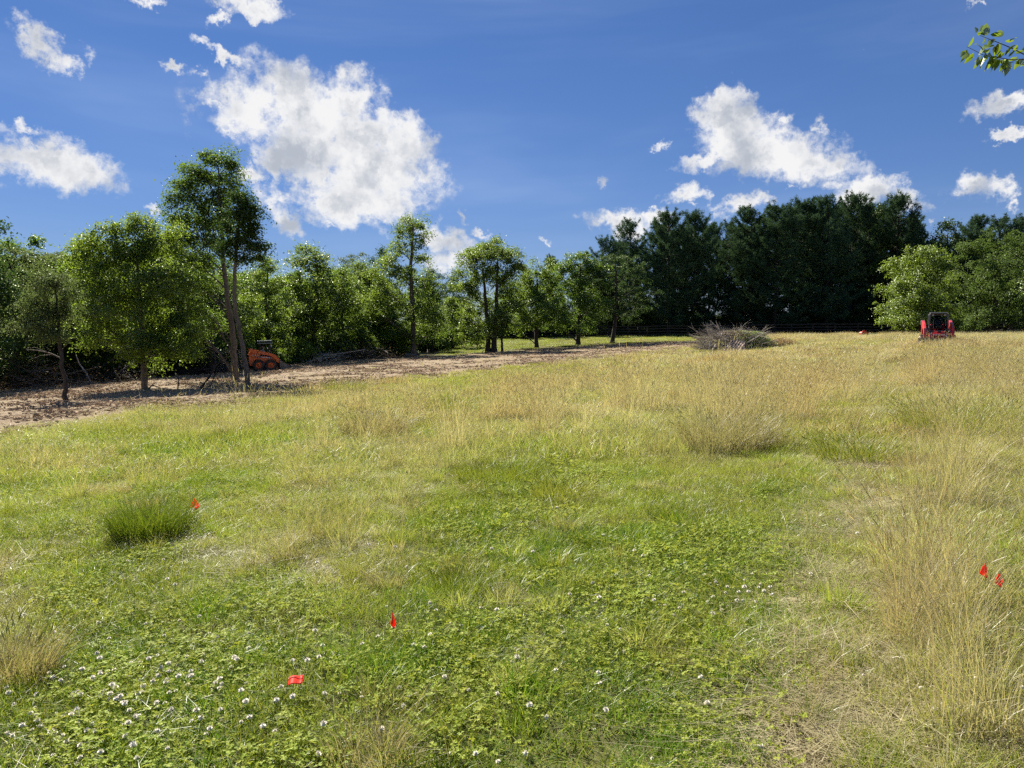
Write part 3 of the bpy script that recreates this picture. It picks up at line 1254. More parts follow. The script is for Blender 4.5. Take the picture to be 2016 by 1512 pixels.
# ------------------------------------------------------------------ trees
def crown_leaves(g, lobes, leaf, total, rc=.45, up=.55, shell=(.45, 1.0), flat=.65, aspect=.55, r=rng):
    """leaf clumps spread through ellipsoid lobes; returns clump centres"""
    area = np.array([l[3] * l[5] + l[3] * l[4] * .3 for l in lobes])
    share = area / area.sum()
    cents = []
    for l, sh in zip(lobes, share):
        n_leaf = total * sh
        per = 115
        n = max(int(n_leaf / per), 4)
        u = unit(r.normal(size=(n, 3)))
        u[:, 2] = np.where(u[:, 2] < -.55, -u[:, 2], u[:, 2])
        rad = shell[0] + (shell[1] - shell[0]) * r.random(n) ** .55
        rad *= 1 + .27 * r.normal(size=n)
        cc = np.array(l[:3]) + u * rad[:, None] * np.array(l[3:6])
        cents.append((np.array(l[:3]), cc))
        rcs = rc * r.uniform(.45, 1.6, n)
        cnt = (per * r.uniform(.5, 1.5, n) * (rcs / rc)).astype(int) + 6
        idx = np.repeat(np.arange(n), cnt)
        m = len(idx)
        off = r.normal(size=(m, 3)) * np.array([1, 1, flat]) * .52
        off[:, 2] -= .25 * (off[:, 0] ** 2 + off[:, 1] ** 2)
        c = cc[idx] + off * rcs[idx][:, None]
        outw = unit(u[idx] * .7 + off * .5)
        nr = unit(outw * .5 + np.array([0, 0, up]) + r.normal(size=(m, 3)) * .55)
        tc = r.random(n)[idx] * .6 + r.random(m) * .4
        add_leaves(g, c, nr, leaf * r.uniform(.65, 1.3, m), aspect, tc, r=r)
    return cents


def bezier(a, b, c, n=6):
    t = np.linspace(0, 1, n)[:, None]
    return a * (1 - t) ** 2 + b * 2 * t * (1 - t) + c * t * t


def limbs(g, trunk, trad, cents, lr=.35, tw=.5, r=rng):
    trunk = np.asarray(trunk)
    for c, cl in cents:
        hd = np.linalg.norm(c[:2] - trunk[:, :2], axis=1)
        score = np.abs(trunk[:, 2] - (c[2] - .75 * hd))
        k = int(np.argmin(score))
        a = trunk[k]
        ra = trad[k] * r.uniform(.22, .42)
        midp = (a + c) / 2 + np.array([0, 0, .12 * np.linalg.norm(c - a)]) + r.normal(size=3) * .15
        path = bezier(a, midp, c, 6)
        g.tube(path, np.linspace(ra, ra * .35, 6), 5, tint=.5, cap=False)
        sel = r.random(len(cl)) < tw
        for q in cl[sel]:
            t = r.uniform(.35, 1.0)
            s = path[min(int(t * 5), 5)]
            m_ = (s + q) / 2 + r.normal(size=3) * .1
            g.tube(bezier(s, m_, q, 4), np.linspace(ra * .28, ra * .07, 4), 3, tint=.5, cap=False)


def tree(name, label, px, py, Y, trunks, lobes, leafmat, leaf, total, barkmat=None, rc=.45, group=None, tw=.4, up=.55, shell=(.45, 1.0), aspect=.55, seed=1, flat=.65, cat='tree'):
    """a tree measured at its own distance: trunks [[(px, py, radius_px)...]...], lobes (px, py, rx, rz[, depth offset])"""
    r = np.random.default_rng(seed)
    b = P(px, py, Y)
    b[2] = h1(b[0], b[1]) - .05
    root = thing(name, label, cat, b, group=group)
    k = Y / 1512
    barkmat = barkmat or BARK
    tg, bg, cg = Geo(), Geo(), Geo()
    tl = []
    for tr in trunks:
        pts = []
        rad = []
        for i, q in enumerate(tr):
            dy = q[3] if len(q) > 3 else 0
            p = P(q[0], q[1], Y + dy) - b
            pts.append(p)
            rad.append(q[2] * k)
        pts = np.array(pts)
        pts[0, 2] = -.12
        t = np.linspace(0, len(pts) - 1, len(pts) * 4)
        dn = np.stack([np.interp(t, np.arange(len(pts)), pts[:, i]) for i in range(3)], -1)
        dn[1:-1] += r.normal(size=dn[1:-1].shape) * .025
        dr = np.interp(t, np.arange(len(pts)), rad)
        dr[0] *= 1.55
        dr[1] *= 1.12
        tg.tube(dn, dr, 9, tint=.5)
        tl.append((dn, dr))
    L = []
    for l in lobes:
        dy = l[4] if len(l) > 4 else r.normal() * l[2] * k * .45
        p = P(l[0], l[1], Y + dy) - b
        L.append((p[0], p[1], p[2], l[2] * k, l[2] * k * 1.0, l[3] * k))
    if 900 < px < 1250 and len(L) > 4:
        L = [(a[0] * 1.12, a[1], a[2], a[3] * 1.24, a[4] * 1.2, a[5] * 1.16) for a in L]
    cents = crown_leaves(cg, L, leaf, total, rc, up, shell, flat, aspect, r)
    for q in range(len(tl)):
        limbs(bg, tl[q][0], tl[q][1], cents[q::len(tl)], tw=tw, r=r)
    tg.obj('trunk', barkmat, root, smooth=True)
    bg.obj('branches', barkmat, root, kind='stuff')
    cg.obj('crown', leafmat, root)
    return root


def make_feature_trees():
    tree('tree', 'broad bushy dark green tree with a short trunk left of the tall twin trunks', 285, 766, 37,
         [[(285, 768, 6.5), (284, 735, 6), (280, 690, 5.5), (276, 600, 4), (268, 500, 2)]],
         [(268, 448, 34, 28), (205, 480, 48, 34), (305, 485, 58, 42), (250, 530, 85, 55, 0), (178, 548, 42, 45), (335, 560, 52, 50),
          (262, 605, 95, 55, 0), (185, 625, 46, 42), (345, 640, 48, 48), (300, 685, 62, 34, -1), (366, 690, 26, 30), (215, 668, 48, 28), (284, 712, 24, 14), (155, 500, 26, 20)],
         leaf_mat('bushy_leaves', (.026, .058, .011), (.08, .135, .018), (.36, .50, .04), .48, .2), .125, 52000, BARK, .42, tw=.2, seed=11)
    tree('tree', 'tall slender tree with a forked airy crown, the highest on the left side', 463, 750, 42,
         [[(463, 751, 7), (461, 700, 6), (457, 640, 5.5), (446, 580, 4.6), (438, 500, 3.8), (434, 420, 2.6), (430, 330, 1.2)]],
         [(385, 338, 24, 18), (412, 318, 20, 16), (440, 312, 20, 16), (455, 335, 18, 16), (360, 362, 24, 18), (402, 358, 26, 20), (432, 358, 22, 20), (350, 395, 20, 16),
          (380, 400, 28, 20), (420, 398, 26, 20), (455, 380, 22, 20), (338, 428, 18, 14), (368, 436, 28, 20), (408, 440, 28, 20), (440, 430, 18, 18), (350, 472, 24, 18),
          (390, 478, 30, 20), (428, 482, 22, 18), (365, 512, 26, 18), (405, 520, 26, 18), (380, 556, 28, 22, 1), (412, 570, 20, 20, 1), (388, 605, 28, 24, 1), (415, 640, 20, 24, 1), (385, 655, 24, 20, 1.5)],
         L_OAK, .135, 29000, BARK, .5, tw=.6, seed=12, shell=(.3, 1.05))
    tree('tree', 'slender leaning tree with a brownish crown crossing in front of the tallest tree', 488, 768, 33,
         [[(488, 769, 5.2), (484, 720, 4.8), (472, 660, 4.4), (462, 600, 4), (461, 540, 3.4), (466, 470, 2.6), (474, 400, 1.2)]],
         [(468, 392, 20, 15), (488, 405, 18, 15), (496, 430, 17, 15), (470, 425, 20, 16), (450, 450, 16, 14), (484, 455, 20, 15), (504, 458, 14, 14), (512, 485, 12, 12),
          (490, 485, 18, 13), (465, 480, 18, 13), (440, 492, 16, 12), (478, 512, 18, 9), (508, 508, 9, 8)],
         L_DARK, .115, 9500, BARK, .36, tw=.9, seed=13, shell=(.3, 1.05))
    SAP = tree('sapling', 'thin leaning sapling with a dark trunk on the dirt near the left edge', 133, 793, 29.5,
         [[(133, 794, 5), (127, 750, 4.2), (120, 690, 3.6), (113, 630, 2.6), (108, 560, 1.3)]],
         [(105, 570, 38, 34), (82, 610, 34, 30), (125, 620, 30, 28), (60, 640, 26, 22), (100, 660, 24, 16)],
         L_GREY, .085, 12000, BARK_D, .3, tw=.8, seed=14)
    b = np.array(SAP.location)
    for path, r0 in (([(121, 706), (100, 696), (75, 690), (52, 688)], .032), ([(104, 698), (80, 700), (60, 708)], .014), ([(94, 694), (70, 684), (50, 686)], .012), ([(121, 690), (135, 672), (142, 650)], .014)):
        g = Geo()
        q = np.array([P(a[0], a[1], 29.5) - b for a in path])
        t = np.linspace(0, len(q) - 1, len(q) * 4)
        dn = np.stack([np.interp(t, np.arange(len(q)), q[:, i]) for i in range(3)], -1)
        g.tube(dn, np.linspace(r0, r0 * .3, len(dn)), 5)
        g.obj('dead_limb', BARK, SAP, smooth=True)
    tree('tree', 'airy walnut tree with a lopsided open top right of the orange loader', 815, 703, 78,
         [[(815, 704, 5.5), (813, 650, 5), (811, 590, 4.5), (808, 530, 3.4), (812, 470, 2.2), (815, 440, 1.2)]],
         [(812, 442, 32, 16), (795, 462, 30, 20), (828, 472, 18, 16), (790, 500, 42, 24), (832, 510, 18, 18), (765, 530, 34, 28), (808, 550, 34, 26),
          (745, 570, 32, 30), (845, 560, 30, 26), (785, 610, 44, 34), (840, 615, 36, 34), (740, 620, 34, 32), (800, 660, 40, 24), (862, 650, 26, 30)],
         L_WALNUT, .20, 24000, BARK, .62, tw=.6, seed=15, shell=(.3, 1.05))
    tree('tree', 'full rounded tree with double trunk standing alone at the far dirt edge', 967, 694, 80,
         [[(961, 695, 5), (960, 640, 4), (955, 580, 3), (950, 530, 1.6)], [(972, 695, 5.5), (974, 640, 4.5), (978, 570, 3), (980, 510, 1.5)]],
         [(962, 500, 44, 24), (993, 510, 30, 24), (928, 528, 22, 22), (1008, 540, 20, 22), (950, 550, 42, 30), (990, 570, 34, 30), (925, 578, 22, 26),
          (955, 605, 36, 30), (1000, 612, 26, 24), (932, 635, 22, 26), (975, 648, 30, 26), (950, 668, 20, 14)],
         L_WALNUT, .21, 26000, BARK_D, .6, tw=.5, seed=16)
    tree('tree', 'smaller round-headed tree between the double-trunked tree and the taller one', 1056, 685, 84,
         [[(1056, 686, 4), (1056, 640, 3.5), (1057, 590, 2.5), (1058, 550, 1.2)]],
         [(1058, 548, 32, 20), (1038, 575, 26, 24), (1078, 580, 28, 26), (1055, 605, 38, 26), (1028, 628, 24, 22), (1082, 630, 28, 24), (1022, 652, 18, 12), (1055, 640, 30, 18)],
         L_WALNUT, .20, 18000, BARK_D, .55, seed=17)
    tree('tree', 'dark middle tree of the row, taller and darker than the round one on its left', 1138, 679, 86,
         [[(1138, 680, 4.5), (1140, 640, 4), (1142, 580, 3), (1143, 520, 1.5)]],
         [(1142, 515, 30, 20), (1112, 545, 26, 24), (1165, 545, 28, 26), (1135, 575, 44, 28), (1105, 605, 30, 26), (1160, 610, 36, 28), (1130, 640, 42, 20), (1095, 640, 22, 16)],
         L_OAK, .20, 21000, BARK_D, .55, seed=18)
    tree('tree', 'spreading tree with flat layered fine foliage and a leaning trunk before the pines', 1205, 675, 87,
         [[(1205, 676, 4.5), (1209, 650, 4), (1214, 610, 3.2), (1213, 560, 2.4), (1212, 520, 1.2)]],
         [(1212, 512, 40, 10), (1180, 530, 28, 10), (1246, 532, 28, 11), (1208, 545, 52, 12), (1260, 555, 16, 9), (1175, 565, 30, 12), (1228, 575, 46, 13), (1195, 597, 38, 12),
          (1245, 605, 28, 12), (1215, 622, 34, 10)],
         leaf_mat('fine_foliage', (.022, .052, .020), (.060, .10, .035), (.12, .2, .04), .35),   .16, 26000, BARK_D, .42, seed=19, flat=.35, up=.9)
    tree('young_tree', 'thin bare-stemmed young tree just right of the double-trunked tree', 989, 691, 79,
         [[(989, 692, 2.6), (988, 672, 2.2), (989, 650, 1.6), (990, 630, .8)]],
         [(990, 640, 14, 12), (985, 655, 9, 6)], L_OAK, .17, 900, BARK_D, .4, seed=20)
    tree('tree', 'bright yellow-green round tree behind the red loader', 1820, 662, 74,
         [[(1822, 664, 6), (1822, 640, 5.5), (1820, 600, 4), (1818, 550, 2)]],
         [(1812, 508, 42, 20), (1775, 530, 30, 24), (1850, 525, 34, 24), (1815, 555, 52, 30), (1765, 570, 28, 22), (1868, 570, 30, 30), (1790, 600, 50, 26),
          (1845, 605, 44, 30), (1757, 622, 30, 14), (1800, 632, 42, 14, -2), (1740, 632, 12, 7), (1815, 590, 46, 30, -2.2), (1850, 638, 34, 12, -2), (1775, 640, 26, 9, -1.5)],
         L_BRIGHT, .17, 30000, BARK_D, .5, tw=.3, seed=21)
    tree('tree', 'wide dull green tree at the right edge beside the bright yellow-green one', 1955, 665, 78,
         [[(1955, 667, 7), (1957, 640, 6), (1960, 590, 4.5), (1958, 530, 2)]],
         [(1960, 482, 46, 22), (1910, 500, 36, 26), (2010, 495, 44, 26), (1935, 540, 52, 32), (1995, 545, 50, 34), (1895, 570, 32, 30), (2050, 545, 40, 40), (1930, 600, 44, 30),
          (1990, 610, 50, 30), (2060, 610, 50, 34), (1905, 625, 24, 14), (1960, 625, 40, 20, -2.5), (1955, 575, 40, 30, -2.2), (1960, 530, 34, 26, -2), (2000, 635, 36, 14, -2), (1925, 640, 26, 10, -2)],
         leaf_mat('dull_leaves', (.024, .052, .014), (.065, .105, .026), (.20, .30, .05), .42, .06), .18, 42000, BARK_D, .55, tw=.3, seed=22)


make_feature_trees()


# deciduous trees of the wood: a few kinds, each copied
def wood_proto(kind, seed, mat, leaf, total, rcl, shape):
    r = np.random.default_rng(seed)
    root = thing('woodland_tree', 'x', 'tree', (0, 0, 0), group='trees of the wood edge')
    H_ = 10.0
    tg, bg, cg = Geo(), Geo(), Geo()
    zs = np.linspace(-.2, H_ * .85, 12)
    wob = np.cumsum(r.normal(size=(12, 2)) * .10, 0)
    tr = np.stack([wob[:, 0], wob[:, 1], zs], -1)
    rad = np.interp(zs, [-.2, .3, H_ * .85], [.27, .17, .04])
    tg.tube(tr, rad, 8, tint=.5)
    L = []
    for i in range(shape['n']):
        t = (i + .5) / shape['n']
        z = H_ * (shape['z0'] + (.93 - shape['z0']) * t)
        w = shape['w'] * (math.sin(math.pi * min(max(t * .8 + .15, 0), 1)) ** .7)
        a = i * 2.4 + r.random()
        rr = w * .55 * r.uniform(.4, 1.1)
        s = w * r.uniform(.38, .60)
        L.append((rr * math.cos(a), rr * math.sin(a), z, s, s, s * r.uniform(.55, .8)))
    cents = crown_leaves(cg, L, leaf, total, rcl, .55, (.35, 1.05), .65, .55, r)
    limbs(bg, tr, rad, cents, tw=.2, r=r)
    tg.obj('trunk', BARK_D, root, smooth=True)
    bg.obj('branches', BARK_D, root, kind='stuff')
    cg.obj('crown', mat, root)
    # the same tree as one mesh for the far mass of the wood
    j = Geo()
    j.tube(tr, rad, 6, cap=False)
    jv = Geo()
    crown_leaves(jv, L, leaf * 1.5, total * .4, rcl, .55, (.35, 1.05), .65, .55, r)
    j.add(np.concatenate(jv.v), tris=np.concatenate(jv.f[3]), tint=np.concatenate(jv.t))
    me = j.mesh('far_tree')
    me.materials.append(BARK_D)
    me.materials.append(mat)
    lt = np.zeros(len(me.polygons), np.int32)
    me.polygons.foreach_get('loop_total', lt)
    me.polygons.foreach_set('material_index', (lt == 3).astype(np.int32))
    o = bpy.data.objects.new('far_tree', me)
    SRC.objects.link(o)
    return root, o


def make_wood():
    protos = [wood_proto('a', 31, L_OAK, .17, 14000, .55, dict(n=13, z0=.10, w=3.3)),
              wood_proto('b', 32, L_BRIGHT, .17, 14000, .5, dict(n=14, z0=.08, w=3.0)),
              wood_proto('c', 33, L_GREY, .14, 16000, .42, dict(n=15, z0=.08, w=3.6)),
              wood_proto('d', 34, L_DARK, .17, 12000, .55, dict(n=12, z0=.08, w=3.4)),
              wood_proto('e', 35, L_WALNUT, .18, 13000, .6, dict(n=12, z0=.14, w=3.2))]
    used = set()
    #  px, top py, Y, kind, width factor, label
    rows = [
        (-60, 372, 42, 3, .9, 'tall dark tree cut by the left edge of the photo'),
        (28, 462, 47, 2, 1.1, 'pale grey-green bushy tree nearest the left edge'),
        (100, 478, 50, 2, 1.15, 'grey-green tree behind the thin leaning sapling'),
        (60, 448, 62, 0, 1.0, 'green treetop rising behind the grey-green trees at left'),
        (165, 470, 55, 1, 1.0, 'light green tree showing left of the broad bushy tree'),
        (330, 452, 58, 4, 1.0, 'tree filling the gap between the bushy tree and the tallest tree'),
        (405, 478, 54, 3, 1.0, 'dark tree in shade behind the tallest tree'),
        (445, 520, 60, 1, .9, 'light green tree seen between the twin slender trunks'),
        (525, 498, 64, 1, .95, 'light green tree right above the orange loader'),
        (575, 520, 70, 0, .8, 'narrow mid green tree left of the bright domed tree'),
        (618, 470, 70, 4, 1.05, 'bright domed tree taller than its neighbours, right of the orange loader'),
        (672, 520, 74, 0, .9, 'dark green tree touching the right side of the bright domed tree'),
        (722, 505, 84, 4, .9, 'rounded tree left of the lopsided walnut'),
        (700, 488, 105, 2, 1.1, 'pale thin treetop far behind above the wood'),
        (752, 478, 100, 3, .7, 'dark narrow treetop just left of the lopsided walnut'),
        (850, 520, 108, 3, 1.0, 'dark treetop behind the right side of the lopsided walnut'),
        (895, 538, 118, 3, 1.1, 'dark tree at the right end of the wood, far back'),
        (890, 580, 92, 1, .9, 'low light green tree at the right end of the wood'),
        (850, 590, 86, 0, .8, 'green tree right of the walnut trunk at the wood edge'),
        (700, 590, 76, 1, .8, 'low light green tree behind the brush heap right of the loader'),
        (765, 570, 82, 0, .9, 'mid green tree behind the walnut trunk'),
        (1040, 520, 108, 3, 1.0, 'dark tree behind the gap beside the double-trunked tree'),
        (1000, 560, 112, 0, 1.0, 'dim tree behind the double-trunked tree'),
        (1100, 560, 110, 3, 1.1, 'dark tree behind the small round-headed tree'),
        (1190, 545, 110, 3, 1.0, 'dark tree behind the middle of the tree row'),
        (1090, 590, 103, 0, 1.0, 'low dark tree filling the gap right of the small round-headed tree'),
        (1168, 560, 104, 3, 1.0, 'dark tree filling the gap between the two right-hand trees of the row'),
        (1262, 570, 103, 3, 1.0, 'dark low tree where the tree row meets the pines'),
        (1020, 605, 104, 0, .9, 'low green tree seen between the double-trunked and round-headed trees'),
        (1862, 425, 104, 3, 1.2, 'dark broad tree behind the bright yellow-green tree'),
        (1712, 392, 108, 3, .75, 'round brown-tinged treetop standing among the pines'),
        (2060, 450, 90, 0, 1.2, 'green tree cut by the right edge of the photo'),
    ]
    for i, (px, ty, Y, kd, wf, lab) in enumerate(rows):
        p = P(px, 660, Y)
        x, y = p[0], p[1]
        z = h1(x, y) - .1
        topz = P(px, ty, Y)[2]
        s = (topz - z) / 10.0
        root = protos[kd][0]
        sw = (s * wf * .5 + wf * .45) * 1.32
        rz = rng.random() * 6.28
        if kd not in used:
            used.add(kd)
            root.location = (x, y, z)
            root.rotation_euler = (0, 0, rz)
            root.scale = (sw, sw, s)
            root['label'] = lab
        else:
            dup(root, (x, y, z), rz, (sw, sw, s), lab)
    # the depth of the wood behind them reads as one mass
    X, Y_ = [], []
    r = np.random.default_rng(5)
    for _ in range(400):
        yy = r.uniform(50, 125)
        px = r.uniform(-500, 905)
        x = (px - 1008) / 1512 * yy
        lim = np.interp(px, [-500, 0, 200, 400, 600, 800, 905], [48, 54, 62, 66, 80, 96, 118])
        if yy < lim or any((x - a) ** 2 + (yy - b) ** 2 < 12 for a, b in zip(X, Y_)):
            continue
        X.append(x)
        Y_.append(yy)
    X, Y_ = np.array(X), np.array(Y_)
    px = 1008 + 1512 * X / Y_
    top = np.interp(px, [-500, 0, 150, 320, 420, 520, 600, 690, 800, 905], [430, 480, 490, 470, 520, 520, 535, 510, 545, 575])
    zt = np.array([P(a, b, c)[2] for a, b, c in zip(px, top, Y_)])
    s = (zt - H(X, Y_)) / 10 * r.uniform(.8, 1.0, len(X))
    scatter('background_wood', [protos[k][1] for k in (0, 3)], X, Y_, np.maximum(s, .9) * 1.2, r.random(len(X)) * 6.28, zs=s, label='deep green wood massed behind the front trees')
    return protos


PROTOS = make_wood()


# ------------------------------------------------------------------ pines
def pine_proto(seed, sparse=1.0):
    r = np.random.default_rng(seed)
    H_ = 18.0
    root = thing('pine_tree', 'x', 'tree', group='row of dark pines behind the fence')
    tg, bg, ng = Geo(), Geo(), Geo()
    zs = np.linspace(-.2, H_ - .4, 14)
    tr = np.stack([np.cumsum(r.normal(size=14) * .07), np.cumsum(r.normal(size=14) * .07), zs], -1)
    rad = np.interp(zs, [-.2, .4, H_], [.36, .24, .03])
    tg.tube(tr, rad, 8, tint=.5)
    T, D = [], []
    z = 1.9
    while z < H_ - .3:
        t = z / H_
        prof = np.interp(t, [0, .12, .25, .5, .75, .9, 1], [2.6, 3.4, 3.9, 3.7, 3.0, 1.9, .5])
        nb = int(r.integers(4, 7)) if t > .42 else int(r.integers(3, 6))
        cx = np.array([np.interp(z, zs, tr[:, 0]), np.interp(z, zs, tr[:, 1]), z])
        for b in range(nb):
            a = r.random() * 6.28
            L = prof * r.uniform(.6, 1.15)
            if r.random() < .10 * sparse:
                continue
            rise = np.interp(t, [0, .4, .8, 1], [-.02, .16, .55, 1.3]) + r.normal() * .1
            d = np.array([math.cos(a), math.sin(a), 0])
            s = np.array([-d[1], d[0], 0])
            tt = np.linspace(0, 1, 6)[:, None]
            path = cx + d * L * tt + np.array([0, 0, 1.0]) * L * (rise * tt + .16 * tt ** 2 - .12 * np.sin(math.pi * tt))
            bg.tube(path, np.linspace(.055, .012, 6) * (1 + .4 * (1 - t)), 4, tint=.4, cap=False)
            nt = int(L * 10.5 / sparse)
            u = r.uniform(.22, 1.0, nt) ** .8
            sp = (1.15 - u) * L * .42
            lat = r.uniform(-1, 1, nt) * sp
            base = np.stack([np.interp(u, tt[:, 0], path[:, k]) for k in range(3)], -1)
            T.append(base + s * lat[:, None] + d * np.abs(lat)[:, None] * .4 + np.array([0, 0, 1.0]) * (np.abs(lat) * .12 + r.normal(0, .10, nt))[:, None])
            D.append(np.repeat((d * .8 + np.array([0, 0, .7]))[None], nt, 0) + s * np.sign(lat)[:, None] * .5)
        z += r.uniform(.32, .58)
    # leader plume
    nt = 40
    T.append(np.stack([r.normal(0, .25, nt) + tr[-1, 0], r.normal(0, .25, nt) + tr[-1, 1], r.uniform(H_ - 1.6, H_, nt)], -1))
    D.append(np.repeat(np.array([[0, 0, 1.0]]), nt, 0) + r.normal(size=(nt, 3)) * .4)
    T = np.concatenate(T)
    D = unit(np.concatenate(D))
    k = 9
    n = len(T)
    idx = np.repeat(np.arange(n), k)
    m = len(idx)
    dd = unit(D[idx] * .75 + r.normal(size=(m, 3)) * .55)
    Ln = r.uniform(.28, .55, m)[:, None]
    s = unit(np.cross(dd, r.normal(size=(m, 3)))) * .038
    c = T[idx] + r.normal(size=(m, 3)) * .09
    V = np.stack([c - s, c + s, c + dd * Ln], 1).reshape(-1, 3)
    i = np.arange(m)[:, None] * 3
    ng.add(V, tris=i + np.array([[0, 1, 2]]), tint=np.repeat(r.random(n)[idx], 3))
    tg.obj('trunk', BARK_D, root, smooth=True)
    bg.obj('branches', BARK_D, root, kind='stuff')
    ng.obj('needles', L_PINE, root)
    return root


def make_pines():
    protos = [pine_proto(41), pine_proto(42), pine_proto(43), pine_proto(44, 1.5)]
    front = [  # px, top, Y, proto, width, label
        (1183, 462, 112, 3, .8, 'short open pine at the left end of the pine row'),
        (1243, 428, 110, 3, .95, 'thin-crowned pine second from the left end of the row'),
        (1318, 412, 106, 0, 1.0, 'dense flat-topped pine left of the notch in the skyline'),
        (1362, 414, 108, 1, 1.0, 'dense pine forming the left side of the skyline notch'),
        (1432, 432, 110, 3, .85, 'ragged pine with bare tip in the skyline notch above the brush pile'),
        (1478, 404, 106, 2, 1.0, 'pine directly above the brush pile, right of the notch'),
        (1524, 398, 104, 0, 1.1, 'wide pine right of the one above the brush pile'),
        (1576, 389, 107, 1, 1.0, 'tall pine near the middle of the long pine block'),
        (1628, 386, 105, 2, 1.0, 'tall pine with a broad top right of the middle of the pine block'),
        (1670, 378, 107, 0, .95, 'highest pine of the whole row'),
        (1764, 381, 106, 1, 1.05, 'pine with a pointed right shoulder at the right end of the block'),
        (1800, 428, 109, 3, .9, 'lower open pine trailing off right of the pine block'),
        (1905, 424, 100, 2, 1.0, 'pine with a flat bushy top above the dull green tree'),
        (1958, 424, 100, 3, 1.1, 'pine with spiky tips near the right edge'),
        (2010, 420, 100, 0, 1.1, 'pine cut by the right edge of the photo'),
        (1085, 498, 116, 3, .75, 'small dark pine peeping over the row of round trees'),
    ]
    used = set()
    def place(px, ty, Y, k, wf, lab, group):
        p = P(px, 660, Y)
        z = h1(p[0], p[1]) - .1
        s = (P(px, ty + 10, Y)[2] - z) / 18.0
        sw = wf * (s * .5 + .5)
        rz = rng.random() * 6.28
        if k not in used:
            used.add(k)
            o = protos[k]
            o.location = (p[0], p[1], z)
            o.rotation_euler = (0, 0, rz)
            o.scale = (sw, sw, s)
            o['label'] = lab
            o['group'] = group
        else:
            dup(protos[k], (p[0], p[1], z), rz, (sw, sw, s), lab, group)
    for f in front:
        place(*f, 'row of dark pines behind the fence')
    back = [(1225, 470, 118), (1290, 440, 117), (1345, 440, 116), (1395, 436, 118), (1460, 440, 117), (1500, 420, 116), (1555, 412, 118),
            (1605, 402, 117), (1655, 400, 116), (1700, 400, 118), (1740, 402, 117), (1790, 440, 118), (1150, 520, 120), (1850, 470, 112), (1930, 450, 112), (1990, 446, 110)]
    for px, ty, Y in back:
        place(px, ty, Y, int(rng.integers(0, 3)), 1.0, 'dark pine of the second row, mostly hidden behind the front pines', 'second row of pines')


make_pines()


# ------------------------------------------------------------------ fence
def make_fence():
    line = [(905, 664, 104), (1000, 664, 103), (1300, 662, 99), (1600, 660, 94), (1900, 660, 88), (2060, 660, 85), (2300, 660, 82)]
    pts = np.array([P(*l)[:2] for l in line])
    seg = np.concatenate([[0], np.cumsum(np.linalg.norm(np.diff(pts, axis=0), axis=1))])
    n = int(seg[-1] / 2.5)
    t = np.arange(n + 1) * 2.5
    X = np.interp(t, seg, pts[:, 0])
    Y = np.interp(t, seg, pts[:, 1])
    mat = bark_mat('black_fence_paint', (.012, .012, .013), (.04, .038, .036))
    root = thing('rail_fence', 'long black four-rail wooden fence along the foot of the pines', 'fence', (X[0], Y[0], h1(X[0], Y[0])))
    o0 = np.array([X[0], Y[0], h1(X[0], Y[0])])
    pg = Geo()
    pg.box((0, 0, .72), (.13, .13, 1.56), taper=.96)
    pm = pg.mesh('post')
    pm.materials.append(mat)
    rg = Geo()
    rg.box((1.25, -.085, 0), (2.48, .035, .13))
    rm = rg.mesh('rail')
    rm.materials.append(mat)
    for i in range(n + 1):
        z = h1(X[i], Y[i])
        p = bpy.data.objects.new('post', pm)
        COL.objects.link(p)
        p.parent = root
        p.location = (X[i] - o0[0], Y[i] - o0[1], z - o0[2])
        if i == n:
            break
        z2 = h1(X[i + 1], Y[i + 1])
        a = math.atan2(Y[i + 1] - Y[i], X[i + 1] - X[i])
        for hz in (.36, .70, 1.04, 1.38):
            q = bpy.data.objects.new('rail', rm)
            COL.objects.link(q)
            q.parent = root
            q.location = (X[i] - o0[0], Y[i] - o0[1], z + hz - o0[2] + rng.normal() * .008)
            q.rotation_euler = (0, -math.atan2(z2 - z, 2.5), a)


make_fence()


# ------------------------------------------------------------------ undergrowth, weeds, dead wood along the trees
def shrub_src(seed, mat, n=2600, leaf=.13):
    r = np.random.default_rng(seed)
    g = Geo()
    L = [(r.normal() * .7, r.normal() * .7, r.uniform(.3, 1.7), r.uniform(.5, .9), r.uniform(.5, .9), r.uniform(.35, .6)) for _ in range(7)]
    crown_leaves(g, L, leaf, n, .35, .5, (.3, 1.1), .7, .55, r)
    return src('shrub_%d' % seed, g, [mat])


def make_undergrowth():
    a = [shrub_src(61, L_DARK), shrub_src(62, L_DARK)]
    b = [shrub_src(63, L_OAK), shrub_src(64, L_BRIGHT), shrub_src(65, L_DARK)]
    r = np.random.default_rng(9)
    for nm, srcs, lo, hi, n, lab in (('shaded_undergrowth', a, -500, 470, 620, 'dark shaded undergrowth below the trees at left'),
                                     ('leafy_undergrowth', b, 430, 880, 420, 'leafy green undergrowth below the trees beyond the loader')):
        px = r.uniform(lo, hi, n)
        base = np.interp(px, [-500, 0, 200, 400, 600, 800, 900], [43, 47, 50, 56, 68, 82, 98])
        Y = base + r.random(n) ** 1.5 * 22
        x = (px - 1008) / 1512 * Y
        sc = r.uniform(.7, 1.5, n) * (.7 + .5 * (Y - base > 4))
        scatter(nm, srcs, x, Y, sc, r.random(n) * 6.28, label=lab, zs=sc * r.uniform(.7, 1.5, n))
    # low boughs and weeds below the pines
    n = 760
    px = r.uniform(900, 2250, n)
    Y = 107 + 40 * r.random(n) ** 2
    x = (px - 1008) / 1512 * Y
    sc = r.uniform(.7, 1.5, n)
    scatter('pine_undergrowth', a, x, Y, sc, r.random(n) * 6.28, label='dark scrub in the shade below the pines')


make_undergrowth()


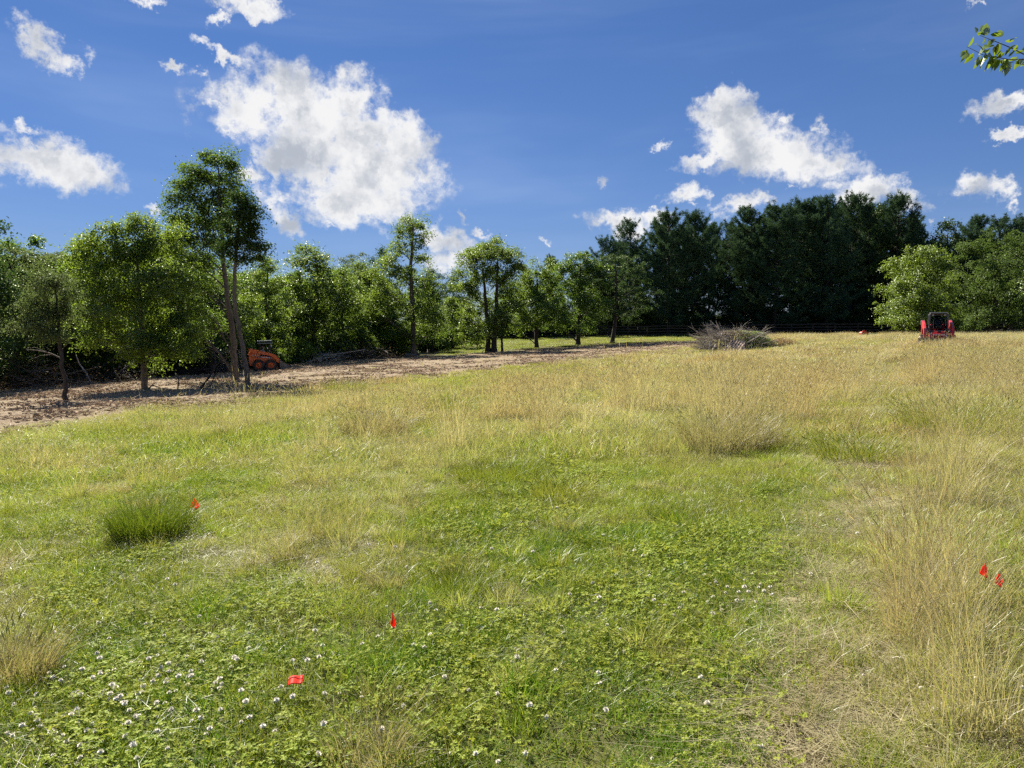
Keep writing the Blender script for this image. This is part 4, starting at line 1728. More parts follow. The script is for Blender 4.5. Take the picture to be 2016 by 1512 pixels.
def stick(g, a, d, L, r0, bend=.15, sides=5, n=6, r=rng, tint=None, forks=0):
    a = np.asarray(a, float)
    d = unit(np.asarray(d, float))
    t = np.linspace(0, 1, n)[:, None]
    w = r.normal(size=3) * bend
    pts = a + d * L * t + w * L * np.sin(t * 2.2) * t + r.normal(size=(n, 3)) * bend * .10 * L * t
    tt = r.random() if tint is None else tint
    g.tube(pts, np.linspace(r0, r0 * .3, n), sides, tint=tt, cap=False)
    for _ in range(forks):
        k = r.integers(2, n - 1)
        dd = unit(d + r.normal(size=3) * .6)
        stick(g, pts[k], dd, L * r.uniform(.25, .5), r0 * .45, bend, 3, 4, r, tt)
    return pts


BARK_T = bark_mat('grey_twigs', (.17, .145, .12), (.64, .58, .50))


def brush_heap(label, px, py, Y, w, d, h, n, name='brush_heap', lr=(.6, 2.2), rad=(.012, .035), mat=None, leafy=None, seed=1, cat='brush heap', flat=.35):
    r = np.random.default_rng(seed)
    b = P(px, py, Y)
    b[2] = h1(b[0], b[1])
    root = thing(name, label, cat, b)
    # the larger limbs one by one, the twigs joined
    for i in range(min(n // 6, 26)):
        g = Geo()
        a = np.array([r.normal() * w * .28, r.normal() * d * .25, r.uniform(.0, h * .6)])
        stick(g, a, (r.normal(), r.normal() * .7, r.normal() * flat + .12), r.uniform(*lr) * 1.2, rad[1] * r.uniform(1, 1.8), .12, 6, 7, r, forks=1)
        g.obj('limb', mat or DEADW, root)
    g = Geo()
    for i in range(n):
        q = r.normal(size=2) * .42
        hh = h * max(0, 1 - np.hypot(*q) * .9)
        a = np.array([q[0] * w, q[1] * d, r.uniform(0, 1) * hh + .02])
        stick(g, a, (r.normal(), r.normal(), r.normal() * flat + .1), r.uniform(*lr) * .7, r.uniform(*rad) * .6, .2, 3, 4, r, forks=int(r.random() < .4))
    g.obj('twigs', mat or BARK_T, root, kind='stuff')
    if leafy:
        lm, cnt, leaf = leafy
        g = Geo()
        c = np.stack([r.normal(size=cnt) * w * .34, r.normal(size=cnt) * d * .34, np.abs(r.normal(size=cnt)) * h * .45], -1)
        add_leaves(g, c, unit(r.normal(size=(cnt, 3)) + np.array([0, 0, .6])), leaf * r.uniform(.6, 1.3, cnt), .55, r=r)
        g.obj('leaves', lm, root, kind='stuff')
    return root


def make_edge_debris():
    brownleaf = leaf_mat('wilted_leaves', (.10, .065, .03), (.26, .19, .09), (.25, .18, .07), .2, .05, .5, 1)
    brush_heap('brown heap of dead branches at the wood edge by the left border', 60, 756, 45, 6.0, 2.2, 1.8, 240, leafy=(brownleaf, 900, .13), seed=71, mat=BARK)
    brush_heap('low line of dead branches in shade behind the leaning sapling', 215, 748, 49, 4.6, 1.8, 1.0, 150, seed=72, mat=BARK_D, leafy=(brownleaf, 300, .12))
    brush_heap('dark low brush in shade behind the broad bushy tree', 380, 738, 53, 4.5, 1.6, .7, 90, seed=73, mat=BARK_D)
    brush_heap('pale broken branches and a cut log end at the wood edge right of the loader', 632, 713, 68, 3.6, 1.4, 1.0, 130, seed=74, mat=BARK_T, leafy=(L_DARK, 300, .14))
    brush_heap('brown brush heap at the wood edge between the loader and the walnut', 722, 707, 72, 6.0, 1.6, 1.4, 220, seed=75, mat=BARK, leafy=(brownleaf, 700, .15))
    brush_heap('thin scatter of brush at the foot of the walnut', 830, 702, 77, 3.0, 1.0, .5, 80, seed=76, lr=(.4, 1.2))
    # a broken sapling bent to the ground between the trees
    def bent(label, path, radii, side=(), mat=BARK_D, name='bent_sapling', cat='broken sapling', Y=36, leaves=0):
        b = P(path[0][0], path[0][1], Y)
        b[2] = h1(b[0], b[1])
        root = thing(name, label, cat, b)
        pts = np.array([P(a[0], a[1], Y + (a[2] if len(a) > 2 else 0)) - b for a in path])
        pts[0, 2] = -.03
        t = np.linspace(0, len(pts) - 1, len(pts) * 4)
        dn = np.stack([np.interp(t, np.arange(len(pts)), pts[:, i]) for i in range(3)], -1)
        g = Geo()
        g.tube(dn, np.interp(t, [0, len(pts) - 1], radii), 6)
        g.obj('stem', mat, root, smooth=True)
        for sp in side:
            g = Geo()
            q = np.array([P(a[0], a[1], Y) - b for a in sp])
            t = np.linspace(0, len(q) - 1, len(q) * 3)
            dn = np.stack([np.interp(t, np.arange(len(q)), q[:, i]) for i in range(3)], -1)
            g.tube(dn, np.linspace(radii[0] * .6, radii[1] * .5, len(dn)), 5)
            g.obj('side_branch', mat, root, smooth=True)
        return root
    bent('dark bare sapling curving up from the dirt left of the twin trunks', [(391, 764), (408, 748), (421, 728), (424, 708), (418, 680), (416, 640)], (.055, .015),
         [[(424, 722), (440, 706), (456, 692)], [(424, 735), (418, 752), (414, 760)], [(424, 735), (430, 752)]])
    bent('arched broken branch stuck in the dirt right of the short trunk', [(349, 758), (352, 748), (350, 738), (343, 732)], (.03, .014), [])
    bent('bare dead branch lying in the dirt at the foot of the short trunk', [(287, 762), (300, 758), (316, 764), (330, 768)], (.04, .012), [[(300, 758), (308, 752)]], name='fallen_branch', cat='branch', Y=36.4)
    bent('pale leaning dead stem in the dark behind the leaning sapling', [(182, 748), (168, 732), (156, 716), (150, 700)], (.06, .03), [], mat=BARK_T, name='leaning_snag', cat='branch', Y=46)
    bent('dead trunk lying slanted in the brush just right of the loader', [(598, 709), (640, 700), (690, 693), (720, 688)], (.07, .03), [], mat=BARK_T, name='fallen_log', cat='log', Y=66)
    bent('pale fallen branch on the grass beside the bare patch above the flag', [(303, 953), (322, 951), (345, 949)], (.012, .006), [[(330, 951), (342, 944), (356, 938)]], mat=BARK_D, name='fallen_twig', cat='branch', Y=float(ground(325, 953)[1]))
    # cut log end
    b = P(630, 704, 67)
    b[2] = h1(b[0], b[1]) + .28
    g = Geo()
    g.tube([(-.6, .5, 0), (0, 0, .02), (.1, -.35, 0)], [.2, .2, .19], 10)
    o = g.obj('cut_log', BARK_T)
    o.location = b
    tag(o, 'short cut log with pale end lying in the brush right of the loader', 'log')


make_edge_debris()


# chips, clods and torn roots over the cleared dirt
def make_chips():
    srcs = []
    for k in range(5):
        r = np.random.default_rng(80 + k)
        g = Geo()
        for _ in range(5):
            stick(g, (r.normal() * .25, r.normal() * .25, .03), (r.normal(), r.normal(), r.normal() * .08), r.uniform(.12, .6), r.uniform(.006, .016), .15, 3, 3, r, tint=float(r.random() ** .5))
        for _ in range(4):
            u = r.normal(size=3) * np.array([.3, .3, .0])
            s = r.uniform(.02, .075)
            g.box(u + np.array([0, 0, s * .3]), (s * 1.6, s, s * .7), rot=Matrix.Rotation(r.random() * 3, 3, r.normal(size=3)), tint=float(.25 + r.random() * .55), taper=.6)
        srcs.append(src('chips_%d' % k, g, [CHIP]))
    A = DIRT_A.reshape(-1, 3)
    lo, hi = DIRT_A[:, 0], DIRT_A[:, -1]
    n = 4000
    i = rng.integers(0, len(lo) - 1, n * 3)
    t = rng.random(n * 3)
    p = lo[i] * (1 - t)[:, None] + hi[i] * t[:, None] + rng.normal(size=(n * 3, 3)) * .15
    w = np.linalg.norm(hi[i] - lo[i], axis=1)
    keep = (rng.random(n * 3) < w / w.max()) & (vnoise(p[:, 0], p[:, 1], 2.0, 31) > .30)
    p = p[keep][:n]
    scatter('wood_chips', srcs, p[:, 0], p[:, 1], rng.uniform(.5, 1.5, len(p)), rng.random(len(p)) * 6.28, label='torn roots, chips and clods over the cleared dirt', zoff=.05)


make_chips()


# ------------------------------------------------------------------ paints
ORANGE = solid_mat('orange_paint', (.82, .145, .014), .42, 0, .30, (.20, .13, .08), 3)
RED = solid_mat('red_paint', (.55, .022, .032), .38, 0, .2, (.18, .10, .07), 3)
BLACKM = solid_mat('black_steel', (.018, .019, .022), .5, .2, .2, (.10, .085, .06), 5)
GREYM = solid_mat('dark_grey_cab', (.055, .062, .075), .45, .1, .2, (.12, .10, .08), 4)
WORN = solid_mat('worn_steel', (.16, .15, .14), .45, .7, .45, (.13, .075, .04), 5)
RUBBER = solid_mat('dusty_rubber', (.045, .037, .032), .9, 0, .6, (.20, .135, .09), 5)
SILVER = solid_mat('bare_bright_metal', (.62, .62, .62), .35, .6, .2)
AMBER = solid_mat('amber_lens', (.75, .33, .10), .3)
PALE = solid_mat('pale_decal', (.70, .66, .62), .5)
CANOPY = solid_mat('blue_grey_roof', (.10, .14, .17), .35, .2, .2)
WOODP = bark_mat('sawn_board', (.36, .26, .205), (.72, .56, .46), .2)


def glass_mat():
    m, N, out = material('cab_glass')
    p = N.new('ShaderNodeBsdfPrincipled')
    p.inputs['Base Color'].default_value = (.55, .62, .62, 1)
    p.inputs['Roughness'].default_value = .06
    p.inputs['Transmission Weight'].default_value = 1
    p.inputs['IOR'].default_value = 1.05
    N.l.new(p.outputs[0], out.inputs[0])
    return m


GLASS = glass_mat()


def bev(o, w=.012, seg=2):
    m = o.modifiers.new('bevel', 'BEVEL')
    m.width = w
    m.segments = seg
    m.limit_method = 'ANGLE'
    return o


# ------------------------------------------------------------------ orange wheeled loader
def orange_loader():
    b = P(522, 731, 57)
    b[2] = h1(b[0], b[1]) + .03
    root = thing('wheeled_loader', 'orange wheeled skid loader with a black-framed cab driving on the dirt at the wood edge', 'loader', b, R(23))
    g = Geo()
    g.prism([(-1.32, .42), (-1.25, .34), (-.85, .34), (.85, .40), (.95, .52), (.95, .78), (.3, .86), (-.45, .90), (-.48, 1.20), (-1.28, 1.26), (-1.36, 1.12), (-1.36, .55)], -.52, .52)
    body = bev(g.obj('body', ORANGE, root), .03)
    g = Geo()
    g.box((-1.365, 0, .80), (.03, .78, .62))
    for k in range(6):
        g.box((-1.385, 0, .58 + k * .08), (.02, .66, .03))
    g.obj('rear_grille', BLACKM, root)
    for s in (-1, 1):
        g = Geo()
        y0, y1 = s * .56, s * .70
        g.prism([(-1.36, 1.30), (-1.30, 1.52), (-1.05, 1.50), (.10, 1.27), (.80, 1.10), (1.10, .86), (1.16, .60), (1.0, .52), (.86, .60), (.82, .80), (.55, .90),
                 (.52, .98), (-.25, 1.14), (-.62, 1.10), (-.95, 1.22), (-1.15, 1.26)], min(y0, y1), max(y0, y1))
        bev(g.obj('lift_arm', ORANGE, root), .015)
        g = Geo()
        g.prism([(-.95, .88), (.78, .78), (.80, .86), (-.05, 1.0), (-.9, .98)], s * .535 - .02, s * .535 + .02)
        g.obj('side_plate', ORANGE, root)
        g = Geo()
        g.tube([(-.85, s * .60, .98), (.62, s * .60, .86)], .035, 8)
        g.obj('hydraulic_ram', SILVER, root, smooth=True)
        for wx in (-.50, .36):
            g = Geo()
            yc = s * .66
            R0, W = .395, .27
            g.lathe([(.21, -W * .42), (.33, -W * .5), (R0 - .03, -W * .46), (R0, -W * .3), (R0, W * .3), (R0 - .03, W * .46), (.33, W * .5), (.21, W * .42)], sides=28)
            for q in range(22):
                a = q * 2 * math.pi / 22
                for sd in (-1, 1):
                    m = Matrix.Rotation(-a, 3, 'Y') @ Matrix.Rotation(sd * .5, 3, 'Z')
                    g.box(np.array(Matrix.Rotation(-a - sd * .07, 3, 'Y') @ Vector((R0 + .012, sd * W * .24, 0))), (.05, W * .5, .045), rot=Matrix.Rotation(-a - sd * .07, 3, 'Y') @ Matrix.Rotation(sd * .45, 3, 'X'))
            tyre = g.obj('tyre', RUBBER, None, smooth=False)
            wheel = bpy.data.objects.new('wheel', None)
            COL.objects.link(wheel)
            wheel.parent = root
            wheel.location = (wx, yc, .40)
            tyre.parent = wheel
            g = Geo()
            g.lathe([(.22, s * .12), (.205, s * .13), (.195, s * .07), (.10, s * .06), (.085, s * .115), (.001, s * .12)], sides=20)
            g.obj('rim', ORANGE, wheel, smooth=True)
    # cab
    g = Geo()
    for x, z0 in ((-.42, .9), (.42, .8)):
        for s in (-1, 1):
            g.box((x, s * .44, (z0 + 1.86) / 2), (.07, .06, 1.86 - z0))
    for s in (-1, 1):
        g.box((0, s * .44, 1.56), (.84, .05, .05))
    g.box((-.42, 0, 1.80), (.05, .86, .06))
    g.box((.42, 0, 1.80), (.05, .86, .06))
    g.obj('cab_frame', BLACKM, root)
    g = Geo()
    for k in range(5):
        g.box((-.30 + k * .16, -.455, 1.30), (.018, .012, .52))
        g.box((-.30 + k * .16, .455, 1.30), (.018, .012, .52))
    g.obj('side_guard', BLACKM, root)
    g = Geo()
    g.prism([(-.62, 1.86), (-.60, 1.92), (.58, 1.94), (.66, 1.88), (.6, 1.85)], -.52, .52)
    bev(g.obj('roof', CANOPY, root), .01)
    g = Geo()
    g.prism([(-.62, 2.02), (-.6, 2.07), (.55, 2.10), (.62, 2.04)], -.50, .50)
    for x in (-.45, .45):
        for s in (-1, 1):
            g.box((x, s * .42, 1.98), (.04, .04, .12))
    bev(g.obj('sunshade', CANOPY, root), .01)
    g = Geo()
    g.box((-.47, 0, 1.42), (.015, .74, .52))
    g.obj('rear_window', GLASS, root)
    g = Geo()
    g.box((-.10, 0, .98), (.46, .46, .12))
    g.box((-.34, 0, 1.26), (.12, .44, .52), rot=Matrix.Rotation(-.12, 3, 'Y'))
    bev(g.obj('seat', BLACKM, root), .03)
    for s in (-1, 1):
        g = Geo()
        g.box((.50, s * .40, 1.72), (.08, .14, .10))
        g.obj('work_light', PALE, root)
    # bucket held low in front
    g = Geo()
    W = .86
    g.prism([(1.10, .70), (1.22, .70), (1.28, .22), (1.44, .10), (2.55, .06), (2.55, .02), (1.36, .02), (1.16, .16)], -W, W)
    for s in (-1, 1):
        g.prism([(1.14, .70), (1.30, .66), (1.85, .36), (2.52, .10), (2.52, .03), (1.36, .03), (1.18, .18)], s * W - .015, s * W + .015)
    g.obj('bucket', WORN, root)
    g = Geo()
    for k in range(7):
        g.prism([(2.53, .025), (2.53, .06), (2.70, .03)], -W + .08 + k * (2 * W - .2) / 6, -W + .13 + k * (2 * W - .2) / 6)
    g.obj('bucket_teeth', WORN, root)
    g = Geo()
    for k in range(9):
        g.box((-1.10 + k * .065, -.524, 1.08), (.042, .004, .055), rot=None)
    g.obj('side_lettering', PALE, root)
    g = Geo()
    g.tube([(-.95, .28, 1.22), (-.95, .28, 1.48), (-1.0, .28, 1.54)], .035, 8)
    g.obj('exhaust_pipe', BLACKM, root, smooth=True)
    for c in root.children:      # a compact machine: short wheelbase
        if c.type == 'MESH':
            c.data.transform(Matrix.Diagonal((.86, 1, 1.06, 1)))
    return root


LOADER = orange_loader()


# the driver
def driver():
    M = LOADER.matrix_basis
    skin = solid_mat('skin', (.42, .25, .18), .6, 0, .05)
    shirt = solid_mat('pale_shirt', (.58, .60, .68), .9, 0, .1)
    jeans = solid_mat('work_trousers', (.05, .06, .09), .9, 0, .1)
    J = [((0, 0, 0), .13), ((0, 0, .20), .135), ((0, 0, .42), .15), ((.01, 0, .50), .06), ((.02, 0, .56), .055), ((.03, 0, .64), .095), ((.03, 0, .73), .085),
         ((0, .17, .44), .07), ((.12, .24, .22), .05), ((.34, .20, .16), .038), ((.42, .19, .16), .035),
         ((0, -.17, .44), .07), ((.12, -.24, .22), .05), ((.34, -.20, .16), .038), ((.42, -.19, .16), .035),
         ((.06, .10, -.02), .10), ((.42, .12, .02), .075), ((.52, .12, -.34), .052), ((.62, .12, -.40), .045),
         ((.06, -.10, -.02), .10), ((.42, -.12, .02), .075), ((.52, -.12, -.34), .052), ((.62, -.12, -.40), .045)]
    E = [(0, 1), (1, 2), (2, 3), (3, 4), (4, 5), (5, 6), (2, 7), (7, 8), (8, 9), (9, 10), (2, 11), (11, 12), (12, 13), (13, 14), (0, 15), (15, 16), (16, 17), (17, 18), (0, 19), (19, 20), (20, 21), (21, 22)]
    me = bpy.data.meshes.new('person')
    me.from_pydata([j[0] for j in J], E, [])
    o = bpy.data.objects.new('person', me)
    COL.objects.link(o)
    sk = o.modifiers.new('skin', 'SKIN')
    sk.use_smooth_shade = True
    for i, (p, r_) in enumerate(J):
        me.skin_vertices[0].data[i].radius = (r_, r_)
        me.skin_vertices[0].data[i].use_root = (i == 0)
    sb = o.modifiers.new('sub', 'SUBSURF')
    sb.levels = sb.render_levels = 1
    dg = bpy.context.evaluated_depsgraph_get()
    dg.update()
    nm = bpy.data.meshes.new_from_object(o.evaluated_get(dg))
    o.modifiers.clear()
    o.data = nm
    nm.name = 'person'
    nm.materials.clear()
    for m in (shirt, skin, jeans):
        nm.materials.append(m)
    for p in nm.polygons:
        c = p.center
        p.material_index = 1 if (c.z > .52 or (c.x > .26 and c.z > .08)) else (2 if c.z < .03 or (c.x > .1 and c.z < .1) else 0)
    o.location = M @ Vector((-.14, 0, 1.08))
    o.rotation_euler = (0, 0, R(23))
    tag(o, 'driver in a pale shirt seated in the orange loader', 'person')
    g = Geo()
    g.lathe([(.105, .70), (.108, .74), (.085, .81), (.04, .84), (.001, .845)], axis='z', sides=14)
    g.box((.12, 0, .715), (.12, .14, .012))
    g.obj('cap', BLACKM, o, smooth=True)
    for s in (-1, 1):
        g = Geo()
        g.tube([(0, 0, -.02), (0, 0, .14)], .014, 6)
        q = g.obj('control_lever', BLACKM, LOADER)
        q.location = (.28, s * .19, 1.06)


driver()


# ------------------------------------------------------------------ red tracked loader, seen from the front
def red_loader():
    b = P(1845, 677, 47)
    b[2] = h1(b[0], b[1])
    # local: +x forward; turned to face the camera
    root = thing('tracked_loader', 'red tracked skid loader with a dark grey cab parked facing the camera in tall grass', 'loader', b, R(-115))
    g = Geo()
    g.prism([(-1.3, .40), (-1.1, .30), (.75, .30), (.95, .42), (.95, .72), (.5, .80), (-.5, .95), (-.55, 1.22), (-1.3, 1.28), (-1.4, 1.1)], -.46, .46)
    bev(g.obj('body', RED, root), .03)
    for s in (-1, 1):
        # track
        g = Geo()
        prof = [(-1.05, .02), (.62, .02), (.92, .16), (.90, .34), (.55, .56), (-.75, .60), (-1.18, .46), (-1.24, .22)]
        g.prism(prof, s * .72 - .19, s * .72 + .19)
        pr = np.array(prof + [prof[0]])
        sg = np.concatenate([[0], np.cumsum(np.linalg.norm(np.diff(pr, axis=0), axis=1))])
        for k in range(44):
            t = (k + .5) / 44 * sg[-1]
            x, z = np.interp(t, sg, pr[:, 0]), np.interp(t, sg, pr[:, 1])
            x2, z2 = np.interp(t + .02, sg, pr[:, 0]), np.interp(t + .02, sg, pr[:, 1])
            a = math.atan2(z2 - z, x2 - x)
            g.box((x, s * .72, z), (.05, .40, .055), rot=Matrix.Rotation(-a, 3, 'Y'))
        tr = g.obj('track', RUBBER, root)
        g = Geo()
        for wx in (-.75, -.35, .05, .45):
            g.lathe([(.001, -.2), (.15, -.2), (.15, .2), (.001, .2)], c=(wx, s * .72, .22), sides=14)
        g.lathe([(.001, -.2), (.2, -.2), (.2, .2), (.001, .2)], c=(-.92, s * .72, .36), sides=14)
        g.obj('roller', RED, tr, smooth=True)
        # upright rear tower and lift arm
        g = Geo()
        g.prism([(-1.42, .62), (-1.38, 1.42), (-1.12, 1.50), (.2, 1.30), (.86, 1.02), (1.08, .70), (1.10, .34), (.92, .34), (.86, .62), (.55, .88), (-.9, 1.10), (-1.08, .66)], s * .74 - .075, s * .74 + .075)
        arm = bev(g.obj('lift_arm', RED, root), .02)
        g = Geo()
        g.box((-1.24, s * .74, 1.50), (.20, .19, .07))
        g.box((-1.24, s * .845, 1.36), (.18, .015, .26))
        g.obj('pivot_cap', SILVER, arm)
        g = Geo()
        g.tube([(-.95, s * .60, .72), (.1, s * .60, .96), (.75, s * .60, .80)], .045, 8)
        g.obj('hydraulic_ram', SILVER, root, smooth=True)
        g = Geo()
        g.tube([(.98, s * .40, .74), (1.10, s * .38, .42)], .035, 8)
        g.obj('tilt_ram', SILVER, root, smooth=True)
        g = Geo()
        g.prism([(.9, .60), (1.02, .62), (1.16, .30), (1.18, .10), (1.04, .10)], s * .42 - .05, s * .42 + .05)
        bev(g.obj('quick_coupler', RED, root), .012)
        g = Geo()
        g.prism([(.93, .60), (1.01, .60), (1.01, .70), (.95, .72)], s * .54 - .10, s * .54 + .10)
        g.obj('headlight', AMBER, root)
        g = Geo()
        g.tube([(.99, s * .30, .72), (1.03, s * .50, .98), (.99, s * .55, 1.10)], .016, 6)
        g.obj('hydraulic_hose', BLACKM, root, smooth=True)
    # crossmember with slanted pale marks
    g = Geo()
    g.box((1.03, 0, .62), (.10, .78, .15))
    cm = bev(g.obj('crossmember', RED, root), .02)
    g = Geo()
    for k in range(8):
        g.prism([(1.083, .575), (1.088, .575), (1.088, .665), (1.083, .665)], -.31 + k * .082, -.31 + k * .082 + .045)
    g.obj('front_lettering', PALE, cm)
    g = Geo()
    g.box((1.0, 0, .40), (.06, .80, .22))
    g.obj('front_panel', RED, root)
    # cab
    g = Geo()
    fx = .62
    prof = [(-.46, .80), (-.50, 1.20), (-.47, 1.82), (-.40, 1.90), (.40, 1.90), (.47, 1.82), (.50, 1.20), (.46, .80)]
    for (a, c), (a2, c2) in zip(prof[:-1], prof[1:]):
        for x in (fx, -.52):
            p0, p1 = np.array((x, a, c)), np.array((x, a2, c2))
            L = np.linalg.norm(p1 - p0)
            an = math.atan2(c2 - c, a2 - a)
            g.box((p0 + p1) / 2, (.09, L + .03, .075), rot=Matrix.Rotation(an, 3, 'X'))
    for s in (-1, 1):
        g.box((.05, s * .475, 1.84), (1.15, .06, .08))
        g.box((.05, s * .46, .84), (1.15, .06, .10))
        g.box((-.05, s * .49, 1.35), (.06, .04, 1.0))
    g.box((fx + .01, 0, .84), (.08, .84, .08))
    bev(g.obj('cab_frame', GREYM, root), .015)
    g = Geo()
    g.prism([(-.62, 1.925), (-.58, 1.965), (.66, 1.965), (.72, 1.925)], -.47, .47)
    rf = bev(g.obj('roof', GREYM, root), .012)
    for s in (-1, 1):
        g = Geo()
        g.box((fx + .065, s * .32, 1.80), (.03, .11, .045))
        g.obj('roof_light', PALE, rf)
    g = Geo()
    g.box((fx + .06, 0, 1.79), (.02, .40, .03))
    g.obj('roof_vent', BLACKM, rf)
    g = Geo()
    g.box((fx - .03, 0, 1.32), (.008, .84, .88))
    g.obj('front_window', GLASS, root)
    g = Geo()
    g.box((-.52, 0, 1.45), (.008, .80, .60))
    g.obj('rear_window', GLASS, root)
    g = Geo()
    g.box((.05, 0, 1.04), (.50, .48, .14))
    g.box((-.22, 0, 1.36), (.14, .48, .56), rot=Matrix.Rotation(-.15, 3, 'Y'))
    bev(g.obj('seat', BLACKM, root), .04)
    for s in (-1, 1):
        g = Geo()
        g.box((.22, s * .33, 1.20), (.34, .10, .09))
        g.tube([(.36, s * .33, 1.22), (.38, s * .32, 1.36)], .022, 8)
        g.obj('control_console', BLACKM, root)
    # bucket resting in the grass
    g = Geo()
    W = 1.10
    g.prism([(1.12, .40), (1.18, .42), (1.22, .18), (1.34, .07), (1.85, .05), (1.85, .02), (1.28, .02), (1.13, .14)], -W, W)
    g.prism([(1.10, .35), (1.10, .42), (1.26, .42), (1.26, .37)], -W, W)
    for s in (-1, 1):
        g.prism([(1.13, .32), (1.30, .30), (1.82, .12), (1.82, .03), (1.30, .03), (1.15, .15)], s * W - .015, s * W + .015)
    g.obj('bucket', WORN, root)
    g = Geo()
    for k in range(8):
        y = -W + .07 + k * (2 * W - .19) / 7
        g.prism([(1.84, .025), (1.84, .055), (1.98, .03)], y, y + .05)
    g.obj('bucket_teeth', WORN, root)
    g = Geo()
    for k in range(5):
        g.box((-.60, -.30 + k * .15, 1.28), (.5, .09, .04))
    g.obj('engine_cover', BLACKM, root)
    return root


red_loader()


# ------------------------------------------------------------------ brush pile with pallet and board
def make_pile():
    Y = 56
    k = Y / 1512
    b = P(1455, 687, Y)
    b[2] = h1(b[0], b[1])
    r = np.random.default_rng(91)
    root = thing('brush_pile', 'big pile of bare grey branches and cut leafy limbs in the meadow before the pines', 'brush pile', b)
    def hp(x):   # height of the heap along x in metres
        return np.interp(x, [-3.2, -2.6, -1.6, -.6, .6, 1.4, 2.4, 3.4], [.15, .9, 1.35, 1.45, 1.4, 1.35, .7, .1])
    for i in range(90):
        g = Geo()
        x = r.uniform(-2.4, 1.2)
        a = np.array([x, r.normal() * .55, r.uniform(.05, max(hp(x) - .35, .1))])
        lft = r.random() < .75
        d = (-1 if lft else 1) * np.array([1, 0, 0]) * r.uniform(.5, 1) + np.array([0, r.normal() * .45, r.normal() * .28 + .22])
        stick(g, a, d, r.uniform(.8, 2.0), r.uniform(.016, .062), .09, 5, 6, r, forks=3)
        g.obj('limb', BARK_T if r.random() < .7 else DEADW, root)
    g = Geo()
    for i in range(1500):
        x = r.uniform(-3.0, 1.8)
        a = np.array([x, r.normal() * .7, r.uniform(.0, 1) * hp(x)])
        d = np.array([-.8 if r.random() < .6 else .8, r.normal() * .6, r.normal() * .35 + .18])
        stick(g, a, d, r.uniform(.3, 1.1), r.uniform(.004, .010), .15, 3, 4, r, forks=1)
    for i in range(14):
        a = np.array([r.uniform(-2.2, -.9), r.normal() * .4, 1.1])
        stick(g, a, (-.55 + r.normal() * .2, r.normal() * .3, .75), r.uniform(.7, 1.2), .012, .12, 3, 5, r, forks=3)
    g.obj('twigs', BARK_T, root, kind='stuff')
    # leafy cut limbs, middle and right
    g = Geo()
    n = 5200
    x = r.normal(1.15, .78, n)
    z = r.random(n) ** .6 * hp(x) * 1.0
    y = r.normal(0, .42, n)
    add_leaves(g, np.stack([x, y, z], -1), unit(r.normal(size=(n, 3)) + np.array([0, -.3, .5])), .12 * r.uniform(.5, 1.2, n), .55, r=r)
    g.obj('leaves', leaf_mat('cut_leaves', (.09, .12, .03), (.38, .42, .18), (.4, .48, .12), .4, .12, .5, 2), root, kind='stuff')
    g = Geo()
    n = 600
    x = r.normal(-.2, .6, n)
    z = hp(x) * (.75 + .25 * r.random(n))
    add_leaves(g, np.stack([x, r.normal(0, .5, n), z], -1), unit(r.normal(size=(n, 3)) + np.array([0, -.3, .5])), .10 * r.uniform(.5, 1.2, n), .5, r=r)
    wil = leaf_mat('dry_brown_leaves', (.20, .13, .06), (.60, .46, .27), (.5, .35, .14), .25, .05, .5, 2)
    g.obj('wilted_leaves', wil, root, kind='stuff')
    # upright thin shoot
    g = Geo()
    stick(g, (.0, 0, 1.2), (.1, 0, 1), .75, .012, .15, 4, 6, r, forks=3)
    g.obj('upright_shoot', DEADW, root)
    # trailing heap of dry leaves on the right
    b2 = P(1538, 688, Y)
    b2[2] = h1(b2[0], b2[1])
    h2 = thing('leaf_heap', 'low heap of dry brown leaves and twigs trailing right of the brush pile', 'leaf heap', b2)
    g = Geo()
    n = 2600
    x = r.normal(0, .75, n)
    hh = np.interp(np.abs(x), [0, .8, 2], [.75, .5, .1])
    add_leaves(g, np.stack([x, r.normal(0, .4, n), r.random(n) * hh], -1), unit(r.normal(size=(n, 3)) + np.array([0, -.2, .6])), .11 * r.uniform(.5, 1.2, n), .55, r=r)
    g.obj('dry_leaves', wil, h2, kind='stuff')
    g = Geo()
    for i in range(110):
        stick(g, (r.normal() * .75, r.normal() * .4, r.uniform(0, .3)), (r.normal(), r.normal(), .3), r.uniform(.2, .7), .008, .2, 3, 3, r)
    g.obj('twigs', DEADW, h2, kind='stuff')
    # pallet leaning on the pile
    def at(px, py, dy):
        p = P(px, py, Y + dy)
        return p
    c = at(1438, 687, -1.95)
    c[2] = h1(c[0], c[1])
    pal = thing('wooden_pallet', 'weathered wooden pallet leaning against the front of the brush pile', 'pallet', c)
    pal.rotation_euler = (R(-60), R(8), R(-36))
    for i in range(6):
        g = Geo()
        g.box((-.48 + i * .19, 0, .80), (.105, .02, 1.55))
        bev(g.obj('slat', WOODP, pal), .003, 1)
    for z in (.10, .78, 1.46):
        g = Geo()
        g.box((0, .055, z), (1.08, .085, .045))
        bev(g.obj('stringer', WOODP, pal), .003, 1)
    c = at(1463, 688, -1.95)
    c[2] = h1(c[0], c[1])
    g = Geo()
    g.box((0, 0, .60), (.26, .035, 1.30))
    o = bev(g.obj('wooden_board', WOODP), .004, 1)
    o.location = c
    o.rotation_euler = (R(-60), R(-10), R(-22))
    tag(o, 'single wide plank leaning just right of the pallet on the brush pile', 'board')
